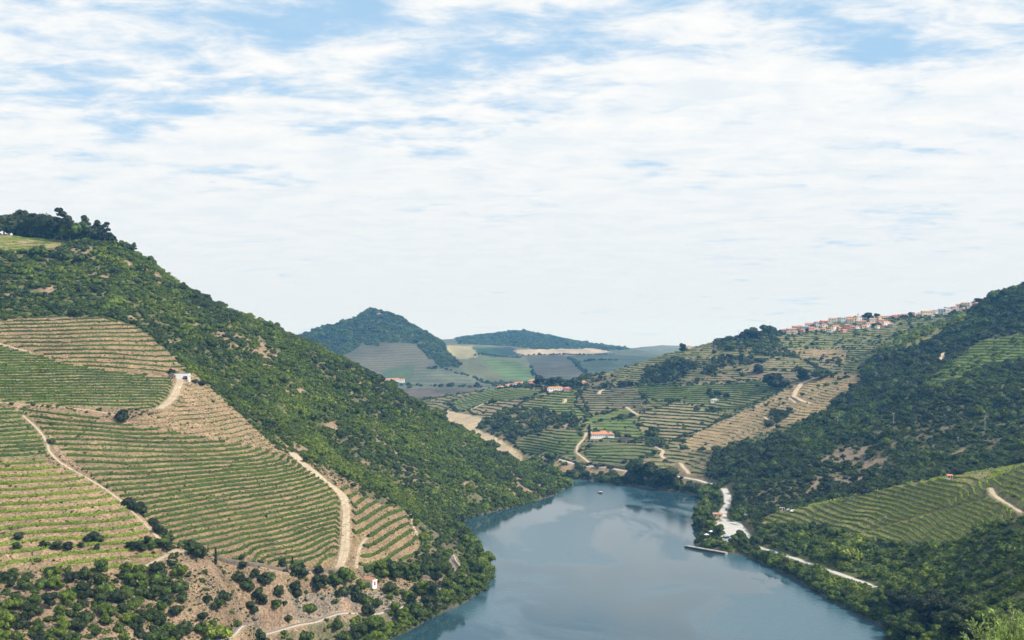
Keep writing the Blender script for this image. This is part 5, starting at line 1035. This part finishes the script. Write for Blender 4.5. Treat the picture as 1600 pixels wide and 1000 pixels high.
# ---------------------------------------------------------------- scrub covering the hillsides
def grow(name, label, xx, yy, s, ti, srcs, sq=.9):
    n_ = len(xx); zz = ground(xx, yy); me = bpy.data.meshes.new(name); me.vertices.add(n_); me.vertices.foreach_set('co', np.stack([xx, yy, zz-.12*s], 1).astype(np.float32).ravel())
    for an, ty, val in (('size', 'FLOAT', s), ('turn', 'FLOAT', rng.uniform(0, 6.28, n_)), ('tint', 'FLOAT', ti)):
        a_ = me.attributes.new(an, ty, 'POINT'); a_.data.foreach_set('value', val.astype(np.float32))
    a_ = me.attributes.new('pick', 'INT', 'POINT'); a_.data.foreach_set('value', rng.integers(0, len(srcs), n_).astype(np.int32))
    o = tag(link(name, me), label, 'scrub', kind='stuff')
    ng = bpy.data.node_groups.new('grow_'+name, 'GeometryNodeTree'); ng.interface.new_socket('Geometry', in_out='INPUT', socket_type='NodeSocketGeometry'); ng.interface.new_socket('Geometry', in_out='OUTPUT', socket_type='NodeSocketGeometry')
    gi = ng.nodes.new('NodeGroupInput'); go = ng.nodes.new('NodeGroupOutput'); ip = ng.nodes.new('GeometryNodeInstanceOnPoints'); jn = ng.nodes.new('GeometryNodeJoinGeometry')
    for s_ in reversed(srcs):
        oi = ng.nodes.new('GeometryNodeObjectInfo'); oi.inputs['Object'].default_value = s_; oi.inputs['As Instance'].default_value = False; oi.transform_space = 'ORIGINAL'
        g2 = ng.nodes.new('GeometryNodeGeometryToInstance'); ng.links.new(oi.outputs['Geometry'], g2.inputs[0]); ng.links.new(g2.outputs[0], jn.inputs[0])
    def na(nm, ty):
        a2 = ng.nodes.new('GeometryNodeInputNamedAttribute'); a2.data_type = ty; a2.inputs[0].default_value = nm; return a2.outputs[0]
    m2p = ng.nodes.new('GeometryNodeMeshToPoints'); ng.links.new(gi.outputs[0], m2p.inputs[0]); ng.links.new(m2p.outputs[0], ip.inputs['Points'])
    ng.links.new(jn.outputs[0], ip.inputs['Instance']); ip.inputs['Pick Instance'].default_value = True; ng.links.new(na('pick', 'INT'), ip.inputs['Instance Index'])
    cb = ng.nodes.new('ShaderNodeCombineXYZ'); ng.links.new(na('turn', 'FLOAT'), cb.inputs[2]); ng.links.new(cb.outputs[0], ip.inputs['Rotation'])
    cs = ng.nodes.new('ShaderNodeCombineXYZ'); sz = na('size', 'FLOAT'); ng.links.new(sz, cs.inputs[0]); ng.links.new(sz, cs.inputs[1])
    mz = ng.nodes.new('ShaderNodeMath'); mz.operation = 'MULTIPLY'; ng.links.new(sz, mz.inputs[0]); mz.inputs[1].default_value = sq; ng.links.new(mz.outputs[0], cs.inputs[2]); ng.links.new(cs.outputs[0], ip.inputs['Scale'])
    ng.links.new(ip.outputs[0], go.inputs[0]); md = o.modifiers.new('grow', 'NODES'); md.node_group = ng
    print(name, label, n_); return o
def scatter(name, label, regions, dens, size, tint_base, tspread, srcs, thin=None, sq=.9, extra=None):
    """undergrowth nobody could count: points on the land carrying copies of the bush crowns"""
    J, I = [], []
    m = np.isin(rid, [RN.index(k) for k in regions]) & seen & (rsd > 0.6) & ~roadm if regions else (seen & (rsd > .2) & ~roadm & (GY < 1300) & (GY > 400))
    if extra is not None: m = m & extra
    mq = m[:-1, :-1]
    area = np.abs((GX[:-1, 1:]-GX[:-1, :-1])*(GY[1:, :-1]-GY[:-1, :-1]))
    cov = np.array([r_[4] for r_ in REG]+[0])[rid[:-1, :-1]]
    lam = np.where(mq, area*dens*cov, 0)*(1-.93*e[:-1, :-1, 0])*(.75+.5*(big[:-1, :-1] > -.1))
    cnt = rng.poisson(lam); jj, ii = np.nonzero(cnt); rep = cnt[jj, ii]; jj = np.repeat(jj, rep); ii = np.repeat(ii, rep); n_ = len(jj)
    yy = Ys[jj]+rng.random(n_)*(Ys[jj+1]-Ys[jj]); uu = U[ii]+rng.random(n_)*(U[ii+1]-U[ii]); xx = uu*yy
    if callable(size): s = size(yy)
    else: s = np.full(n_, size)
    s = s*np.exp(rng.normal(0, .40, n_))*(1+.8*(rng.random(n_) < .06))
    tb = np.array([r_[5] for r_ in REG]+[.4])[rid[jj, ii]] if tint_base is None else np.full(n_, tint_base)
    ti = np.clip(tb+tspread*(big[jj, ii]*.7+patch[jj, ii]*.5)+rng.normal(0, .09, n_), 0, 1)
    return grow(name, label, xx, yy, s, ti, srcs, sq)
SRC = [[c for c in CR[('bush', i)].children if c.name.startswith('crown')][0] for i in range(4)]
rk = crown_mesh('rock', [(0,0,.2,.6,.45)], 1, .01, M_STONE, 77, 1.0); x, y, g = at(398, 975); rko = tag(link('rock', rk, None, (x, y, g), .4, (3.2, 2.2, 3.0)), 'pale ochre rock outcrop in the middle of the open slope', 'rock')
scatter_rocks = lambda: scatter('rubble', 'loose rocks strewn over the open slope', ['scrubslope', 'rockslope'], 2.2, .42, .5, .1, [rko], .6)
SRCT = [[c for c in CR[('tree', i)].children if c.name.startswith('crown')][0] for i in range(3)]
scatter('scrub', 'dense green scrub covering the left hillside', ['leftwood'], .18, lambda yy: 1.85*np.clip(yy/900, .8, 1.25), None, .5, SRC)
scatter('scrub', 'undergrowth of the headland and near slope', ['headland'], .11, 1.7, None, .4, SRC)
scatter_rocks()
scatter('scrub', 'low tufts scattered on the open earth slope', ['scrubslope', 'rockslope'], 2.6, .38, .38, .3, SRC)
scatter('scrub', 'larger shrubs dotting the open earth slope', ['scrubslope', 'rockslope'], .25, 1.0, .42, .3, SRC)
scatter('scrub', 'mixed green scrub between the bushes at the lower left', ['scrubslope'], .9, 1.1, .46, .35, SRC, extra=(PX+170*fbm(GX/18, GY/18, 3, 171)+(PY-930)*.6 < 285) & (patch > -.05))
scatter('scrub', 'dark scrub covering the right hillside', ['darkhill'], .13, lambda yy: 2.0*np.clip(yy/1000, .8, 1.4), None, .45, SRC)
scatter('scrub', 'woodland between the vineyard spur and the river', ['riverwood'], .11, lambda yy: 2.0*np.clip(yy/560, .6, 1.1), None, .5, SRC)
scatter('scrub', 'scrub and trees of the slopes beyond the river', ['midscrub','farbank','clump','clump2','ridgewood','villagehill','hamlethill','bareslope','bareslope2','midclump','yellowslope','highterraces'], .055, 2.4, None, .4, SRC)
scatter('scrub', 'wood and undergrowth behind the hilltop trees on the left', ['hilltopwood'], .12, 2.6, .12, .3, SRC)
scatter('scrub', 'distant woods on the cone hill and beyond', ['cone','farhill'], .045, lambda yy: 3.2*np.clip(yy/3200, .8, 1.05), .35, .3, SRC)
edge = np.zeros(zs.shape, bool); edge[1:-1, 1:-1] = (rid[1:-1, 1:-1] != rid[2:, 1:-1]) | (rid[1:-1, 1:-1] != rid[1:-1, 2:]); edge &= (GY > 1130) & (GY < 1900)
midr = [n_ for n_ in RN if n_.startswith('mid') and len(n_) <= 4]
for k_ in midr: REG[RN.index(k_)] = REG[RN.index(k_)][:4]+(1.0,)+REG[RN.index(k_)][5:]
scatter('scrub', 'bushes along the field edges beyond the river', midr, .075, 1.9, .22, .3, SRC, extra=edge)
for k_ in midr: REG[RN.index(k_)] = REG[RN.index(k_)][:4]+(.05,)+REG[RN.index(k_)][5:]
scatter('scrub', 'odd bushes among the vines beyond the river', midr+['midk', 'midl', 'midh'], .03, 1.7, .25, .3, SRC)
NR = ['uppervines', 'mainvines', 'wedgevines', 'brightvines', 'bare', 'midvines', 'leftvines', 'spur']
for k_ in NR: REG[RN.index(k_)] = REG[RN.index(k_)][:4]+(1.0,)+REG[RN.index(k_)][5:]
scatter('weeds', 'low weeds and tufts on the terrace banks', NR, .17, .30, .45, .4, SRC, extra=(bank | R('bare')))
for i_ in range(len(REG)): REG[i_] = REG[i_][:4]+(1.0,)+REG[i_][5:]
for nm_ in ('shore left', ): pass
scatter('scrub', 'low bushes overhanging the water along the river banks', None, .55, 1.35, .42, .3, SRC, extra=(rsd < 6) & ~((np.abs(GX-150) < 30) & (GY > 740) & (GY < 800)))
def treeline(label, lines, gap_, size, ti, y0_, y1_, name='tree_line'):
    xs_ = []
    for ln_ in lines:
        w_ = np.array([at(px, py, y0_, y1_)[:2] for px, py in ln_]); d = np.concatenate([[0], np.cumsum(np.hypot(*np.diff(w_, axis=0).T))]); q = np.arange(0, d[-1], gap_); q = q+rng.normal(0, gap_*.3, len(q))
        xs_.append(np.stack([np.interp(q, d, w_[:, 0])+rng.normal(0, gap_*.2, len(q)), np.interp(q, d, w_[:, 1])+rng.normal(0, gap_*.4, len(q))], 1))
    P_ = np.concatenate(xs_); return grow(name, label, P_[:, 0], P_[:, 1], size*np.exp(rng.normal(0, .3, len(P_))), np.clip(rng.normal(ti, .08, len(P_)), 0, 1), SRC, .9)
treeline('lines of dark trees between the distant fields', [[(815,556),(870,555),(960,554)],[(888,560),(905,575),(928,592)],[(830,575),(848,598)],[(905,566),(965,563)],[(680,603),(765,606)],[(600,601),(680,603)],[(740,556),(815,558)],[(690,575),(740,590),(770,600)]], 13, 5, .08, 2000, 4200)
treeline('bushes along the crest and farm tracks of the hamlet', [[(770,608),(840,608),(905,606),(1000,603),(1060,603)],[(845,612),(800,640)],[(905,612),(925,655)],[(840,714),(900,722),(960,734)],[(985,690),(1040,700)],[(740,604),(770,600)],[(1000,603),(1100,601),(1180,596)],[(1225,548),(1262,565),(1330,590)],[(1000,598),(1060,596)]], 6, 2.3, .12, 1130, 2000)
treeline('garden trees among the village houses', [[(1228,521),(1260,517),(1300,514),(1345,512),(1390,509)],[(1262,509),(1310,500),(1372,500)],[(1405,496),(1450,497),(1475,493),(1500,487)],[(1510,480),(1545,471)],[(1395,498),(1440,492),(1460,487)]], 9, 2.6, .12, 1380, 1850)
# ---------------------------------------------------------------- the air
hz = bpy.data.materials.new('haze'); hz.use_nodes = True; ht = hz.node_tree; ht.nodes.clear()
pv = N(ht, 'ShaderNodeVolumePrincipled', inp={'Color': (.17,.52,1.0,1), 'Absorption Color': (1,1,1,1), 'Density': 8.8e-5, 'Anisotropy': 0.1}); ho = N(ht, 'ShaderNodeOutputMaterial'); ht.links.new(pv.outputs[0], ho.inputs['Volume'])
hb = MB().box(-8200, 8200, -60, 9900, -6, 285).build('haze', hz); tag(hb, 'thin blue haze in the valley air', kind='stuff')
